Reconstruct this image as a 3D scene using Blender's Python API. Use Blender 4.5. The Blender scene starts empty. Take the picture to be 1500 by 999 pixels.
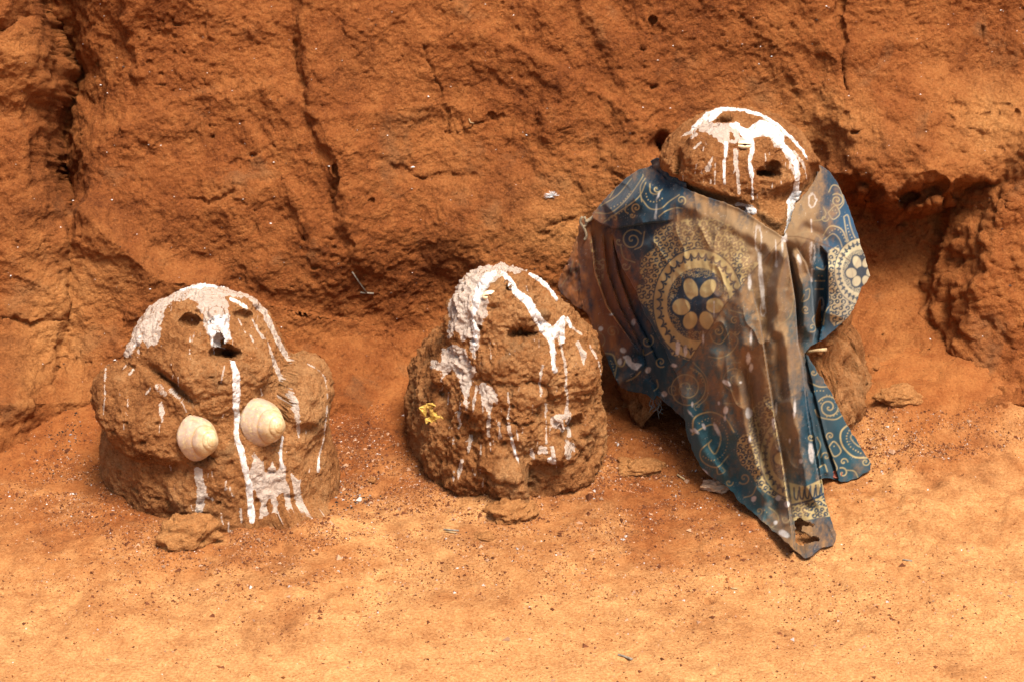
import bpy, math, random
import numpy as np
from mathutils import Vector

# ------------------------------------------------------------------ camera, sky, sun, exposure
SC = bpy.context.scene
COL = SC.collection
PITCH = math.radians(27.0)
DIST = 3.6
TARGET = np.array([0.0, 0.0, 0.123])
FPX = 750.0 * DIST / 0.825                      # focal length in photo pixels (1500 wide)
FW = np.array([0.0, math.cos(PITCH), -math.sin(PITCH)])
UP = np.array([0.0, math.sin(PITCH), math.cos(PITCH)])
CAM = TARGET - DIST * FW

cd = bpy.data.cameras.new('camera')
cam = bpy.data.objects.new('camera', cd)
COL.objects.link(cam)
cam.location = CAM
cam.rotation_euler = (math.pi / 2 - PITCH, 0, 0)
cd.sensor_width = 36.0
cd.sensor_fit = 'HORIZONTAL'
cd.lens = 36.0 * FPX / 1500.0
cd.clip_start = 0.05
cd.clip_end = 500.0
SC.camera = cam

SUN_EL, SUN_AZ = math.radians(65), math.radians(28)     # azimuth: to the right of the viewer
sun_dir = Vector((math.cos(SUN_EL) * math.sin(SUN_AZ), -math.cos(SUN_EL) * math.cos(SUN_AZ), math.sin(SUN_EL)))
world = bpy.data.worlds.new('World')
SC.world = world
world.use_nodes = True
wn = world.node_tree
bg = wn.nodes['Background']
sky = wn.nodes.new('ShaderNodeTexSky')
sky.sky_type = 'NISHITA'
sky.sun_disc = False
sky.sun_elevation = SUN_EL
sky.sun_rotation = math.atan2(sun_dir.x, sun_dir.y)
sky.air_density = 1.0
sky.dust_density = 4.0
wn.links.new(sky.outputs[0], bg.inputs[0])
bg.inputs[1].default_value = 0.095
sd = bpy.data.lights.new('sun', 'SUN')
sd.energy = 4.4
sd.angle = math.radians(19)
sd.color = (1.0, 0.955, 0.88)
sun = bpy.data.objects.new('sun', sd)
COL.objects.link(sun)
sun.location = (2, -2, 4)
sun.rotation_euler = sun_dir.to_track_quat('Z', 'Y').to_euler()
SC.view_settings.view_transform = 'Standard'
SC.view_settings.look = 'None'
SC.view_settings.exposure = 0.85
SC.view_settings.gamma = 1.0

# ------------------------------------------------------------------ maths helpers
rng = np.random.default_rng(7)
random.seed(7)


def A(x):
    return np.asarray(x, dtype=np.float64)


def ray(u, v):
    u = A(u); v = A(v)
    a = (u - 750.0) / FPX
    b = -(v - 499.5) / FPX
    return np.stack([a, FW[1] + b * UP[1], FW[2] + b * UP[2]], -1)


def at_y(u, v, y):
    d = ray(u, v)
    t = (A(y) - CAM[1]) / d[..., 1]
    return CAM + d * t[..., None]


def proj(p):
    q = p - CAM
    z = q @ FW
    return 750.0 + FPX * q[..., 0] / z, 499.5 - FPX * (q @ UP) / z, z


def _h(ix, iy, iz, seed):
    n = (ix.astype(np.uint32) * np.uint32(374761393) + iy.astype(np.uint32) * np.uint32(668265263)
         + iz.astype(np.uint32) * np.uint32(2246822519) + np.uint32((seed * 3266489917) & 0xffffffff))
    n = (n ^ (n >> np.uint32(13))) * np.uint32(1274126177)
    n ^= n >> np.uint32(16)
    n = n * np.uint32(2654435761)
    n ^= n >> np.uint32(15)
    return n.astype(np.float32) * np.float32(2.0 / 4294967295.0) - np.float32(1.0)


def noise3(x, y, z, seed=0):
    x, y, z = np.broadcast_arrays(np.float32(x), np.float32(y), np.float32(z))
    fx, fy, fz = np.floor(x), np.floor(y), np.floor(z)
    ix, iy, iz = fx.astype(np.int64), fy.astype(np.int64), fz.astype(np.int64)
    x = x - fx; y = y - fy; z = z - fz
    sx = x * x * x * (x * (x * 6 - 15) + 10); sy = y * y * y * (y * (y * 6 - 15) + 10); sz = z * z * z * (z * (z * 6 - 15) + 10)
    r = 0
    for dx in (0, 1):
        for dy in (0, 1):
            for dz in (0, 1):
                w = (sx if dx else 1 - sx) * (sy if dy else 1 - sy) * (sz if dz else 1 - sz)
                r = r + w * _h(ix + dx, iy + dy, iz + dz, seed)
    return r


def noise2(x, y, seed=0):
    x, y = np.broadcast_arrays(np.float32(x), np.float32(y))
    fx, fy = np.floor(x), np.floor(y)
    ix, iy = fx.astype(np.int64), fy.astype(np.int64)
    x = x - fx; y = y - fy
    sx = x * x * x * (x * (x * 6 - 15) + 10); sy = y * y * y * (y * (y * 6 - 15) + 10)
    z = np.zeros_like(ix)
    r = 0
    for dx in (0, 1):
        for dy in (0, 1):
            r = r + (sx if dx else 1 - sx) * (sy if dy else 1 - sy) * _h(ix + dx, iy + dy, z, seed)
    return r


def fbm2(x, y, octaves, seed=0, gain=0.5):
    r, a = 0, 1.0
    for i in range(octaves):
        c, s = math.cos(i * 1.1 + 0.4), math.sin(i * 1.1 + 0.4)
        r = r + a * noise2((c * x - s * y) * 2 ** i, (s * x + c * y) * 2 ** i, seed + i)
        a *= gain
    return r


def fbm3(p, scale, octaves, seed=0, gain=0.5):
    r, a = 0, 1.0
    for i in range(octaves):
        f = scale * 2.03 ** i
        r = r + a * noise3(p[..., 0] * f + 3.1 * i, p[..., 1] * f + 7.7 * i, p[..., 2] * f + 1.3 * i, seed + i)
        a *= gain
    return r


def sstep(x, a, b):
    t = np.clip((A(x) - a) / (b - a), 0, 1)
    return t * t * (3 - 2 * t)


def gb(u, v, cu, cv, su, sv, h, rot=0):
    du, dv = u - cu, v - cv
    if rot:
        c, s = math.cos(math.radians(rot)), math.sin(math.radians(rot))
        du, dv = c * du + s * dv, -s * du + c * dv
    return h * np.exp(-0.5 * ((du / su) ** 2 + (dv / sv) ** 2))


def poly_dist(u, v, pts):
    """distance to a polyline, side (+ right of travel, in pixel space with v down) and 0..1 position along it"""
    best = np.full(np.shape(u), 1e9); side = np.zeros(np.shape(u)); par = np.zeros(np.shape(u))
    n = len(pts) - 1
    for i in range(n):
        (x0, y0), (x1, y1) = pts[i], pts[i + 1]
        dx, dy = x1 - x0, y1 - y0
        L = dx * dx + dy * dy + 1e-9
        t = np.clip(((u - x0) * dx + (v - y0) * dy) / L, 0, 1)
        ex, ey = u - x0 - t * dx, v - y0 - t * dy
        d = np.hypot(ex, ey)
        m = d < best
        best = np.where(m, d, best)
        side = np.where(m, np.sign(dx * (v - y0) - dy * (u - x0)), side)
        par = np.where(m, (i + t) / n, par)
    return best, side, par


def in_poly(u, v, pts):
    ins = np.zeros(np.shape(u), bool)
    n = len(pts)
    for i in range(n):
        x0, y0 = pts[i]; x1, y1 = pts[(i + 1) % n]
        if y0 == y1:
            continue
        c = ((y0 > v) != (y1 > v)) & (u < (x1 - x0) * (v - y0) / (y1 - y0) + x0)
        ins ^= c
    return ins


def catmull(pts, n=6):
    p = [A(q) for q in pts]
    p = [2 * p[0] - p[1]] + p + [2 * p[-1] - p[-2]]
    out = []
    for i in range(1, len(p) - 2):
        for k in range(n):
            t = k / n
            out.append(0.5 * ((2 * p[i]) + (-p[i - 1] + p[i + 1]) * t + (2 * p[i - 1] - 5 * p[i] + 4 * p[i + 1] - p[i + 2]) * t * t
                              + (-p[i - 1] + 3 * p[i] - 3 * p[i + 1] + p[i + 2]) * t ** 3))
    out.append(p[-2])
    return [tuple(q) for q in out]


class Canvas:
    """a print / stain map over a window of the cloth or clay surface"""
    def __init__(s, u0, v0, u1, v1, sc):
        s.u0, s.v0, s.sc = u0, v0, sc
        s.w, s.h = int((u1 - u0) * sc), int((v1 - v0) * sc)
        s.U, s.V = np.meshgrid(u0 + (np.arange(s.w) + .5) / sc, v0 + (np.arange(s.h) + .5) / sc)

    def new(s):
        return np.zeros((s.h, s.w), np.float32)

    def stroke(s, lay, pts, w, soft=0.7, jit=None, val=1.0):
        if np.isscalar(w):
            w = [w] * len(pts)
        if len(w) != len(pts):
            w = np.interp(np.linspace(0, 1, len(pts)), np.linspace(0, 1, len(w)), w)
        m = max(w) / 2 + 3
        for i in range(len(pts) - 1):
            (x0, y0), (x1, y1) = pts[i], pts[i + 1]
            a = max(0, int((min(x0, x1) - m - s.u0) * s.sc)); b = min(s.w, int((max(x0, x1) + m - s.u0) * s.sc) + 1)
            c = max(0, int((min(y0, y1) - m - s.v0) * s.sc)); d = min(s.h, int((max(y0, y1) + m - s.v0) * s.sc) + 1)
            if b <= a or d <= c:
                continue
            U = s.U[c:d, a:b]; V = s.V[c:d, a:b]
            dx, dy = x1 - x0, y1 - y0
            t = np.clip(((U - x0) * dx + (V - y0) * dy) / (dx * dx + dy * dy + 1e-9), 0, 1)
            dist = np.hypot(U - x0 - t * dx, V - y0 - t * dy) - (w[i] + (w[i + 1] - w[i]) * t) / 2
            if jit is not None:
                dist = dist + jit[c:d, a:b]
            lay[c:d, a:b] = np.maximum(lay[c:d, a:b], val * np.clip(0.5 - dist / (2 * soft), 0, 1))

    def poly(s, lay, pts, soft=0.7, jit=None, val=1.0):
        us = [p[0] for p in pts]; vs = [p[1] for p in pts]
        a = max(0, int((min(us) - 6 - s.u0) * s.sc)); b = min(s.w, int((max(us) + 6 - s.u0) * s.sc))
        c = max(0, int((min(vs) - 6 - s.v0) * s.sc)); d = min(s.h, int((max(vs) + 6 - s.v0) * s.sc))
        if b <= a or d <= c:
            return
        U = s.U[c:d, a:b]; V = s.V[c:d, a:b]
        dist, _, _ = poly_dist(U, V, list(pts) + [pts[0]])
        dist = np.where(in_poly(U, V, pts), -dist, dist)
        if jit is not None:
            dist = dist + jit[c:d, a:b]
        lay[c:d, a:b] = np.maximum(lay[c:d, a:b], val * np.clip(0.5 - dist / (2 * soft), 0, 1))

    def ell(s, lay, cu, cv, ru, rv, rot=0, soft=0.7, jit=None, val=1.0):
        m = max(ru, rv) + 4
        a = max(0, int((cu - m - s.u0) * s.sc)); b = min(s.w, int((cu + m - s.u0) * s.sc))
        c = max(0, int((cv - m - s.v0) * s.sc)); d = min(s.h, int((cv + m - s.v0) * s.sc))
        if b <= a or d <= c:
            return
        co, si = math.cos(math.radians(rot)), math.sin(math.radians(rot))
        du, dv = s.U[c:d, a:b] - cu, s.V[c:d, a:b] - cv
        du, dv = co * du + si * dv, -si * du + co * dv
        k = np.hypot(du / ru, dv / rv)
        dist = (k - 1) * min(ru, rv)
        if jit is not None:
            dist = dist + jit[c:d, a:b]
        lay[c:d, a:b] = np.maximum(lay[c:d, a:b], val * np.clip(0.5 - dist / (2 * soft), 0, 1))

    def sample(s, lay, u, v):
        x = np.clip((A(u) - s.u0) * s.sc - .5, 0, s.w - 1.001); y = np.clip((A(v) - s.v0) * s.sc - .5, 0, s.h - 1.001)
        ix, iy = x.astype(int), y.astype(int)
        fx, fy = x - ix, y - iy
        if lay.ndim == 3:
            fx, fy = fx[..., None], fy[..., None]
        r = (lay[iy, ix] * (1 - fx) * (1 - fy) + lay[iy, ix + 1] * fx * (1 - fy) + lay[iy + 1, ix] * (1 - fx) * fy + lay[iy + 1, ix + 1] * fx * fy)
        out = (A(u) < s.u0) | (A(u) > s.u0 + s.w / s.sc) | (A(v) < s.v0) | (A(v) > s.v0 + s.h / s.sc)
        return np.where(out[..., None] if lay.ndim == 3 else out, 0, r)


# ------------------------------------------------------------------ mesh helpers
def mesh_obj(name, verts, faces, mat, parent=None, smooth=True, attrs=None, colattrs=None):
    verts = np.ascontiguousarray(verts, np.float32).reshape(-1, 3)
    me = bpy.data.meshes.new(name)
    me.vertices.add(len(verts))
    me.vertices.foreach_set('co', verts.ravel())
    if isinstance(faces, np.ndarray):
        k = faces.shape[1]
        flat = faces.ravel().astype(np.int32)
        starts = np.arange(len(faces), dtype=np.int32) * k
    else:
        flat = np.concatenate([A(f) for f in faces]).astype(np.int32)
        lens = np.array([len(f) for f in faces])
        starts = np.concatenate([[0], np.cumsum(lens)[:-1]]).astype(np.int32)
    me.loops.add(len(flat))
    me.loops.foreach_set('vertex_index', flat)
    me.polygons.add(len(starts))
    me.polygons.foreach_set('loop_start', starts)
    me.update(calc_edges=True)
    me.validate()
    me.polygons.foreach_set('use_smooth', np.full(len(me.polygons), smooth))
    for k, d in (attrs or {}).items():
        a = me.attributes.new(k, 'FLOAT', 'POINT')
        a.data.foreach_set('value', np.ascontiguousarray(d, np.float32).ravel())
    for k, d in (colattrs or {}).items():
        a = me.attributes.new(k, 'FLOAT_COLOR', 'POINT')
        d = np.concatenate([np.asarray(d, np.float32).reshape(-1, 3), np.ones((len(verts), 1), np.float32)], 1)
        a.data.foreach_set('color', np.ascontiguousarray(d).ravel())
    me.materials.append(mat)
    ob = bpy.data.objects.new(name, me)
    COL.objects.link(ob)
    if parent is not None:
        ob.parent = parent
    return ob


def tag(o, label=None, cat=None, group=None, kind=None):
    for k, val in (('label', label), ('category', cat), ('group', group), ('kind', kind)):
        if val:
            o[k] = val
    return o


def empty(name, loc, label, cat, group=None):
    o = bpy.data.objects.new(name, None)
    COL.objects.link(o)
    o.location = loc
    o.empty_display_size = 0.05
    ROOT[o.name] = A(loc)
    return tag(o, label, cat, group)


ROOT = {}


def part(name, verts, faces, mat, root, **kw):
    """a part mesh given in world coordinates, under an Empty at its thing's base"""
    return mesh_obj(name, A(verts).reshape(-1, 3) - ROOT[root.name], faces, mat, parent=root, **kw)


def grid_faces(nr, nc, wrap=False):
    r = np.arange(nr - 1)[:, None]
    c = np.arange(nc if wrap else nc - 1)[None, :]
    c1 = (c + 1) % nc
    return np.stack([r * nc + c, r * nc + c1, (r + 1) * nc + c1, (r + 1) * nc + c], -1).reshape(-1, 4)


def tube(pts, rad, n=6):
    pts = [A(p) for p in pts]
    if np.isscalar(rad):
        rad = [rad] * len(pts)
    V, F = [], []
    for i, p in enumerate(pts):
        t = pts[min(i + 1, len(pts) - 1)] - pts[max(i - 1, 0)]
        t = t / (np.linalg.norm(t) + 1e-12)
        a = np.cross(t, [0.31, 0.2, 0.93]); a /= np.linalg.norm(a)
        b = np.cross(t, a)
        for k in range(n):
            an = 2 * math.pi * k / n
            V.append(p + rad[i] * (math.cos(an) * a + math.sin(an) * b))
    for i in range(len(pts) - 1):
        for k in range(n):
            F.append((i * n + k, i * n + (k + 1) % n, (i + 1) * n + (k + 1) % n, (i + 1) * n + k))
    F.append(tuple(range(n - 1, -1, -1)))
    F.append(tuple(range((len(pts) - 1) * n, len(pts) * n)))
    return V, F


def merge(parts):
    V, F = [], []
    for v, f in parts:
        o = len(V)
        V += [tuple(q) for q in v]
        F += [tuple(i + o for i in q) for q in f]
    return V, F


# ------------------------------------------------------------------ materials
class N:
    def __init__(s, name, rough=0.95, spec=0.12):
        s.m = bpy.data.materials.new(name)
        s.m.use_nodes = True
        s.t = s.m.node_tree
        s.b = s.t.nodes['Principled BSDF']
        s.b.inputs['Roughness'].default_value = rough
        s.b.inputs['Specular IOR Level'].default_value = spec

    def node(s, typ, **kw):
        n = s.t.nodes.new(typ)
        for k, val in kw.items():
            setattr(n, k, val)
        return n

    def ln(s, a, b):
        s.t.links.new(a, b)

    def val(s, sock, x):
        if hasattr(x, 'is_linked'):
            s.ln(x, sock)
        else:
            sock.default_value = x

    def pos(s):
        return s.node('ShaderNodeNewGeometry').outputs['Position']

    def noise(s, vec, scale, detail=4, rough=0.55, dist=0.0):
        n = s.node('ShaderNodeTexNoise')
        s.ln(vec, n.inputs['Vector'])
        n.inputs['Scale'].default_value = scale
        n.inputs['Detail'].default_value = detail
        n.inputs['Roughness'].default_value = rough
        n.inputs['Distortion'].default_value = dist
        return n.outputs['Fac']

    def math(s, op, a, b=0.0, c=0.0, clamp=False):
        n = s.node('ShaderNodeMath', operation=op, use_clamp=clamp)
        s.val(n.inputs[0], a); s.val(n.inputs[1], b); s.val(n.inputs[2], c)
        return n.outputs[0]

    def ramp(s, fac, stops):
        n = s.node('ShaderNodeValToRGB')
        e = n.color_ramp.elements
        while len(e) < len(stops):
            e.new(0.5)
        for i, (p, c) in enumerate(stops):
            e[i].position = p
            e[i].color = (c[0], c[1], c[2], 1) if hasattr(c, '__len__') else (c, c, c, 1)
        s.ln(fac, n.inputs[0])
        return n.outputs[0]

    def mix(s, fac, a, b, mode='MIX'):
        n = s.node('ShaderNodeMix', data_type='RGBA', blend_type=mode)
        s.val(n.inputs[0], fac)
        for sock, x in ((n.inputs[6], a), (n.inputs[7], b)):
            if hasattr(x, 'is_linked'):
                s.ln(x, sock)
            else:
                sock.default_value = (x[0], x[1], x[2], 1)
        return n.outputs[2]

    def attr(s, name):
        n = s.node('ShaderNodeAttribute', attribute_name=name)
        return n

    def bump(s, h, strength, dist, prev=None):
        n = s.node('ShaderNodeBump')
        n.inputs['Strength'].default_value = strength
        n.inputs['Distance'].default_value = dist
        s.ln(h, n.inputs['Height'])
        if prev is not None:
            s.ln(prev, n.inputs['Normal'])
        return n.outputs[0]

    def out(s, col, nrm=None):
        s.val(s.b.inputs['Base Color'], col if hasattr(col, 'is_linked') else (*col, 1))
        if nrm is not None:
            s.ln(nrm, s.b.inputs['Normal'])
        return s.m


DARK, MID, LITE, DUST = (0.098, 0.025, 0.0075), (0.225, 0.066, 0.0170), (0.340, 0.119, 0.033), (0.43, 0.185, 0.058)


def mud_mat(name, dark=DARK, mid=MID, lite=LITE, dust=DUST, stain=False, grey=0.35, bump=0.75):
    k = N(name, 0.96, 0.08)
    p = k.pos()
    n1 = k.noise(p, 5.0, 7, 0.6, 0.6)
    n2 = k.noise(p, 38.0, 6, 0.65)
    n3 = k.noise(p, 260.0, 4, 0.65)
    f = k.math('ADD', k.math('MULTIPLY', n1, 0.45), k.math('ADD', k.math('MULTIPLY', n2, 0.35), k.math('MULTIPLY', n3, 0.30)))
    c = k.ramp(f, [(0.40, dark), (0.53, mid), (0.68, lite)])
    # greyish-olive crust patches
    g = k.ramp(k.noise(p, 11.0, 5, 0.6, 0.3), [(0.58, 0.0), (0.70, 1.0)])
    c = k.mix(k.math('MULTIPLY', g, grey), c, (0.165, 0.100, 0.048))
    # dark pores and pale grains
    s1 = k.ramp(k.noise(p, 420.0, 2, 0.5), [(0.66, 0.0), (0.74, 1.0)])
    c = k.mix(k.math('MULTIPLY', s1, 0.35), c, (0.50, 0.27, 0.12))
    s2 = k.ramp(k.noise(p, 150.0, 3, 0.6), [(0.30, 1.0), (0.40, 0.0)])
    c = k.mix(k.math('MULTIPLY', s2, 0.55), c, (0.075, 0.02, 0.007))
    d = k.attr('dust').outputs['Fac']
    df = k.math('MULTIPLY', d, k.ramp(k.math('ADD', n2, k.math('MULTIPLY', n3, 0.5)), [(0.45, 0.45), (0.95, 1.0)]), clamp=True)
    dustc = k.mix(k.ramp(n3, [(0.32, 0.0), (0.68, 1.0)]), (dust[0] * .78, dust[1] * .72, dust[2] * .64), (dust[0] * 1.14, dust[1] * 1.18, dust[2] * 1.25))
    c = k.mix(df, c, dustc)
    if stain:
        a = k.attr('stain').outputs['Fac']
        brk = k.math('ADD', k.math('MULTIPLY', n3, 0.9), k.math('MULTIPLY', n2, 0.55))
        sf = k.ramp(k.math('ADD', k.math('MULTIPLY', a, 0.98), k.math('MULTIPLY', brk, -0.78)), [(0.05, 0.0), (0.20, 0.95)])
        chalk = k.mix(n2, (0.60, 0.40, 0.27), (0.74, 0.64, 0.55))
        c = k.mix(sf, c, chalk)
    b = k.bump(k.noise(p, 75.0, 7, 0.7), bump * 0.9, 0.014)
    b = k.bump(k.noise(p, 330.0, 5, 0.65), bump * 1.1, 0.004, b)
    return k.out(c, b)


M_WALL = mud_mat('mud_wall_earth', grey=0.3)
M_FIG = mud_mat('figure_clay', dark=(0.14, 0.043, 0.013), mid=(0.345, 0.138, 0.045), lite=(0.49, 0.245, 0.098), stain=True, grey=0.6, bump=1.0)
M_GROUND = mud_mat('ground_dust', dark=(0.105, 0.027, 0.008), mid=(0.235, 0.070, 0.018), lite=(0.34, 0.122, 0.034), dust=(0.565, 0.285, 0.106), grey=0.0, bump=0.6)


def simple(name, c1, c2, scale, rough=0.8, spec=0.2, bumpd=0.001, bs=None):
    k = N(name, rough, spec)
    p = k.pos()
    c = k.mix(k.ramp(k.noise(p, scale, 5, 0.6), [(0.35, 0.0), (0.65, 1.0)]), c1, c2)
    return k.out(c, k.bump(k.noise(p, bs or scale * 2, 4, 0.6), 0.5, bumpd))


M_PAINT = simple('white_libation', (0.64, 0.62, 0.59), (0.44, 0.35, 0.29), 240, 0.8, 0.15, 0.003, 500)
M_TWIG = simple('dry_twig', (0.13, 0.10, 0.07), (0.26, 0.21, 0.16), 200, 0.9, 0.1)
M_STRAW = simple('pale_straw', (0.44, 0.31, 0.16), (0.30, 0.19, 0.09), 200, 0.8, 0.2)
M_FEATHER = simple('down_feather', (0.82, 0.80, 0.78), (0.74, 0.70, 0.66), 300, 0.9, 0.1)
M_LEAF = simple('yellow_leaf', (0.40, 0.23, 0.045), (0.60, 0.40, 0.09), 160, 0.7, 0.2, 0.003)
M_COWRIE = simple('cowrie', (0.80, 0.66, 0.44), (0.68, 0.48, 0.26), 120, 0.45, 0.4)
M_SLIT = simple('dark_slit', (0.03, 0.015, 0.01), (0.05, 0.02, 0.012), 100, 0.9, 0.1)
M_STONE = simple('pale_stone', (0.36, 0.18, 0.08), (0.50, 0.34, 0.22), 60, 0.9, 0.1, 0.004)
M_NUB = simple('dark_red_nub', (0.16, 0.035, 0.02), (0.24, 0.06, 0.03), 150, 0.5, 0.4)

k = N('shell_cream', 0.42, 0.4)
sa = k.attr('wear').outputs['Fac']
sp = k.pos()
sc_ = k.mix(k.ramp(k.noise(sp, 110, 5, 0.65), [(0.35, 0.0), (0.68, 1.0)]), (0.60, 0.47, 0.27), (0.42, 0.25, 0.10))
sc_ = k.mix(k.math('MULTIPLY', sa, k.ramp(k.noise(sp, 150, 6, 0.8), [(0.42, 0.0), (0.50, 1.0)])), sc_, k.mix(k.noise(sp, 90, 4, .6), (0.25, 0.115, 0.048), (0.58, 0.46, 0.36)))
sc_ = k.mix(k.math('MULTIPLY', k.attr('band').outputs['Fac'], 0.6, clamp=True), sc_, (0.40, 0.20, 0.07))
M_SHELL = k.out(sc_, k.bump(k.noise(sp, 260, 5, 0.6), 0.4, 0.0015))

k = N('crumb', 0.95, 0.08)
M_CRUMB = k.out(k.attr('tone').outputs['Color'])

k = N('printed_cotton', 0.82, 0.18)
cp = k.attr('print').outputs['Color']
pp = k.pos()
nn = k.noise(pp, 420, 3, 0.6)
cc = k.mix(k.math('MULTIPLY', nn, 0.5), cp, (0.5, 0.5, 0.5), 'OVERLAY')
k.b.inputs['Sheen Weight'].default_value = 0.08
M_CLOTH = k.out(cc, k.bump(k.noise(pp, 900, 2, 0.5), 0.25, 0.0006, k.bump(k.noise(pp, 40, 3, 0.5), 0.25, 0.006)))

# ------------------------------------------------------------------ the mud wall
TOWARD = np.array([0.0, -math.cos(PITCH), math.sin(PITCH)])


def wall_height(u, v, x, z):
    edge = np.interp(v, [-300, 0, 40, 90, 130, 160, 200, 250, 310, 360, 420, 520, 640], [40, 48, 70, 88, 82, 74, 70, 72, 98, 106, 106, 98, 80])
    wob = 5 * fbm2(u / 30, v / 30, 3, 40)
    wob2 = fbm2(u / 22, v / 22, 3, 47)
    L = np.sqrt(1 - (1 - np.clip((edge + wob + 3 - u) / (34 + 60 * sstep(v, 290, 400)), 0, 1)) ** 2)
    h = L * 0.085 * (1 - 0.35 * sstep(v, 300, 560))
    h = h + gb(u, v, 34, 88, 36, 34, 0.04) + gb(u, v, 5, 15, 28, 30, 0.03)
    h = h - gb(u, v, 20, 172, 70, 16, 0.016)
    d, _, _ = poly_dist(u, v, [(-60, 66), (25, 54), (46, 28)])
    h = h - 0.035 * np.exp(-(d / 6) ** 2)
    nich = (1 - sstep(v, 250, 320)) * (0.75 + 0.25 * sstep(v, 120, 220))
    h = h - 0.13 * np.exp(-np.maximum(u - edge - wob, 0) / 20) * (1 - L) * nich - gb(u, v, 92, 258, 17, 50, 0.05) - gb(u, v, 114, 125, 28, 60, 0.05) - gb(u, v, 84, 20, 18, 50, 0.08)
    d, s, _ = poly_dist(u, v, [(90, 295), (140, 325), (185, 370), (240, 412), (300, 425)])
    h = h + np.where(s > 0, 0.06 * np.exp(-d / 120), 0.06 * np.exp(-(d / 24) ** 2)) * sstep(u, 70, 150)
    # vertical step left of the middle
    e3 = np.interp(v, [-300, 30, 150, 250, 330, 420, 600], [418, 430, 446, 486, 496, 528, 560]) + wob
    dl = e3 - u
    h = h + 0.024 * np.exp(-np.maximum(-dl, 0) / 90) * sstep(-dl, -8, 20) * (1 - sstep(v, 330, 440))
    h = h - 0.010 * np.exp(-((dl - 6) / 6) ** 2) * (1 - sstep(v, 330, 440)) * sstep(fbm2(u / 60, v / 40, 2, 43), -.2, .5)
    e4 = np.interp(v, [-300, 30, 80, 150, 260], [172, 176, 192, 200, 240]) + wob
    dl = e4 - u
    h = h - 0.024 * np.exp(-np.maximum(-dl, 0) / 40) * sstep(-dl, -12, 5) * (1 - sstep(v, 110, 250)) * 0 + 0.018 * np.exp(-np.maximum(-dl, 0) / 70) * sstep(-dl, -4, 10) * (1 - sstep(v, 90, 160))
    # long diagonal band
    d, s, t = poly_dist(u + 2 * wob, v + 9 * wob2, [(600, -20), (690, 28), (780, 88), (850, 120), (910, 158), (960, 215)])
    h = h + np.where(s > 0, 0.016 * np.exp(-d / 70), 0.016 * np.exp(-(d / 14) ** 2)) * sstep(t, 0, .2)
    h = h - 0.006 * np.exp(-((d - 8) / 9) ** 2) * (s < 0)
    d, s, t = poly_dist(u, v, [(320, 150), (400, 130), (470, 180), (560, 165)])
    h = h + np.where(s > 0, 0.012 * np.exp(-d / 50), 0.012 * np.exp(-(d / 8) ** 2))
    d, s, t = poly_dist(u, v, [(180, 190), (250, 150), (330, 135), (360, 120)])
    h = h + np.where(s > 0, 0.012 * np.exp(-d / 60), 0.012 * np.exp(-(d / 8) ** 2))
    for pts, w, dep in (([(622, 70), (636, 120), (646, 130), (649, 165), (652, 190)], 1.8, 0.007), ([(654, 192), (690, 184), (740, 172)], 1.7, 0.006),
                        ([(1236, -20), (1232, 40), (1231, 90), (1236, 132)], 4, 0.012), ([(495, 250), (493, 300)], 3.0, 0.018), ([(430, 60), (444, 130)], 3, 0.010),
                        ([(280, 290), (310, 300), (345, 280)], 3, 0.008), ([(560, 240), (620, 262), (700, 255)], 4, 0.006), ([(800, 330), (850, 322), (930, 300)], 4, 0.006),
                        ([(1250, 560), (1290, 575), (1330, 560), (1345, 575)], 3, 0.02), ([(20, 470), (60, 480), (100, 470)], 3, 0.01)):
        d, _, _ = poly_dist(u + wob * 1.5, v + wob2 * 4, pts)
        h = h - dep * np.exp(-(d / w) ** 2)
    # belly above, undercut behind the two smaller figures
    h = h + gb(u, v, 560, 330, 190, 80, 0.020) + gb(u, v, 300, 300, 120, 90, 0.03) + gb(u, v, 760, 320, 140, 70, 0.02)
    h = h - gb(u, v, 545, 490, 120, 60, 0.045) - gb(u, v, 130, 620, 60, 60, 0.06) - gb(u, v, 860, 480, 40, 50, 0.04)
    # right: ledge, recess below, rubble slope, rounded buttress
    low = np.interp(u, [1150, 1210, 1230, 1300, 1400, 1500, 1700], [250, 258, 264, 282, 266, 250, 250]) + 3.2 * wob
    m = sstep(u, 1165, 1250)
    up_ = 0.095 * sstep(v, 95, low - 5) * (1 - sstep(v, low - 8, low + 42))
    rec = -0.060 * sstep(v, low, low + 50) * (1 - sstep(v, 340, 540)) + 0.05 * sstep(v, 400, 560)
    h = h + m * (up_ + rec)
    h = h - gb(u, v, 1205, 222, 16, 24, 0.05)
    eb = np.interp(v, [150, 172, 190, 230, 280, 350, 450, 500, 600], [1500, 1472, 1446, 1424, 1407, 1384, 1352, 1346, 1340]) + wob
    hb = (0.125 - 0.05 * sstep(v, 430, 590)) * sstep(u - eb, -2, 62) * sstep(v, 168, 222) - 0.06 * (1 - sstep(v, 160, 200))
    hb = hb - 0.04 * sstep(u - eb, 120, 260)
    kk = 0.02
    t = np.clip(0.5 + 0.5 * (hb - h) / kk, 0, 1)
    mb = sstep(u - eb, -6, 4)
    h = np.where(u > eb - 8, h * (1 - mb) + mb * (h * (1 - t) + hb * t + kk * t * (1 - t)), h)
    h = h - gb(u, v, 966, 214, 8, 11, 0.07)
    # toe of the wall
    h = h + (0.12 + 0.10 * (1 - sstep(u, 40, 240)) + 0.03 * fbm2(u / 90, v / 200, 2, 49)) * np.exp(-np.maximum(z + 0.02, 0) / 0.075)
    # clay lumps, scars and pits
    p, q = 0.88 * x - 0.47 * z, 0.47 * x + 0.88 * z
    a = fbm2(p * 5.5, q * 5.0, 2, 11)
    b = fbm2(p * 15 + 1.0 * a, q * 19 + .9 * a, 2, 21)
    c = fbm2(x * 52 + 1.1 * b, z * 55 + .8 * b, 3, 31, 0.62)
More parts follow.
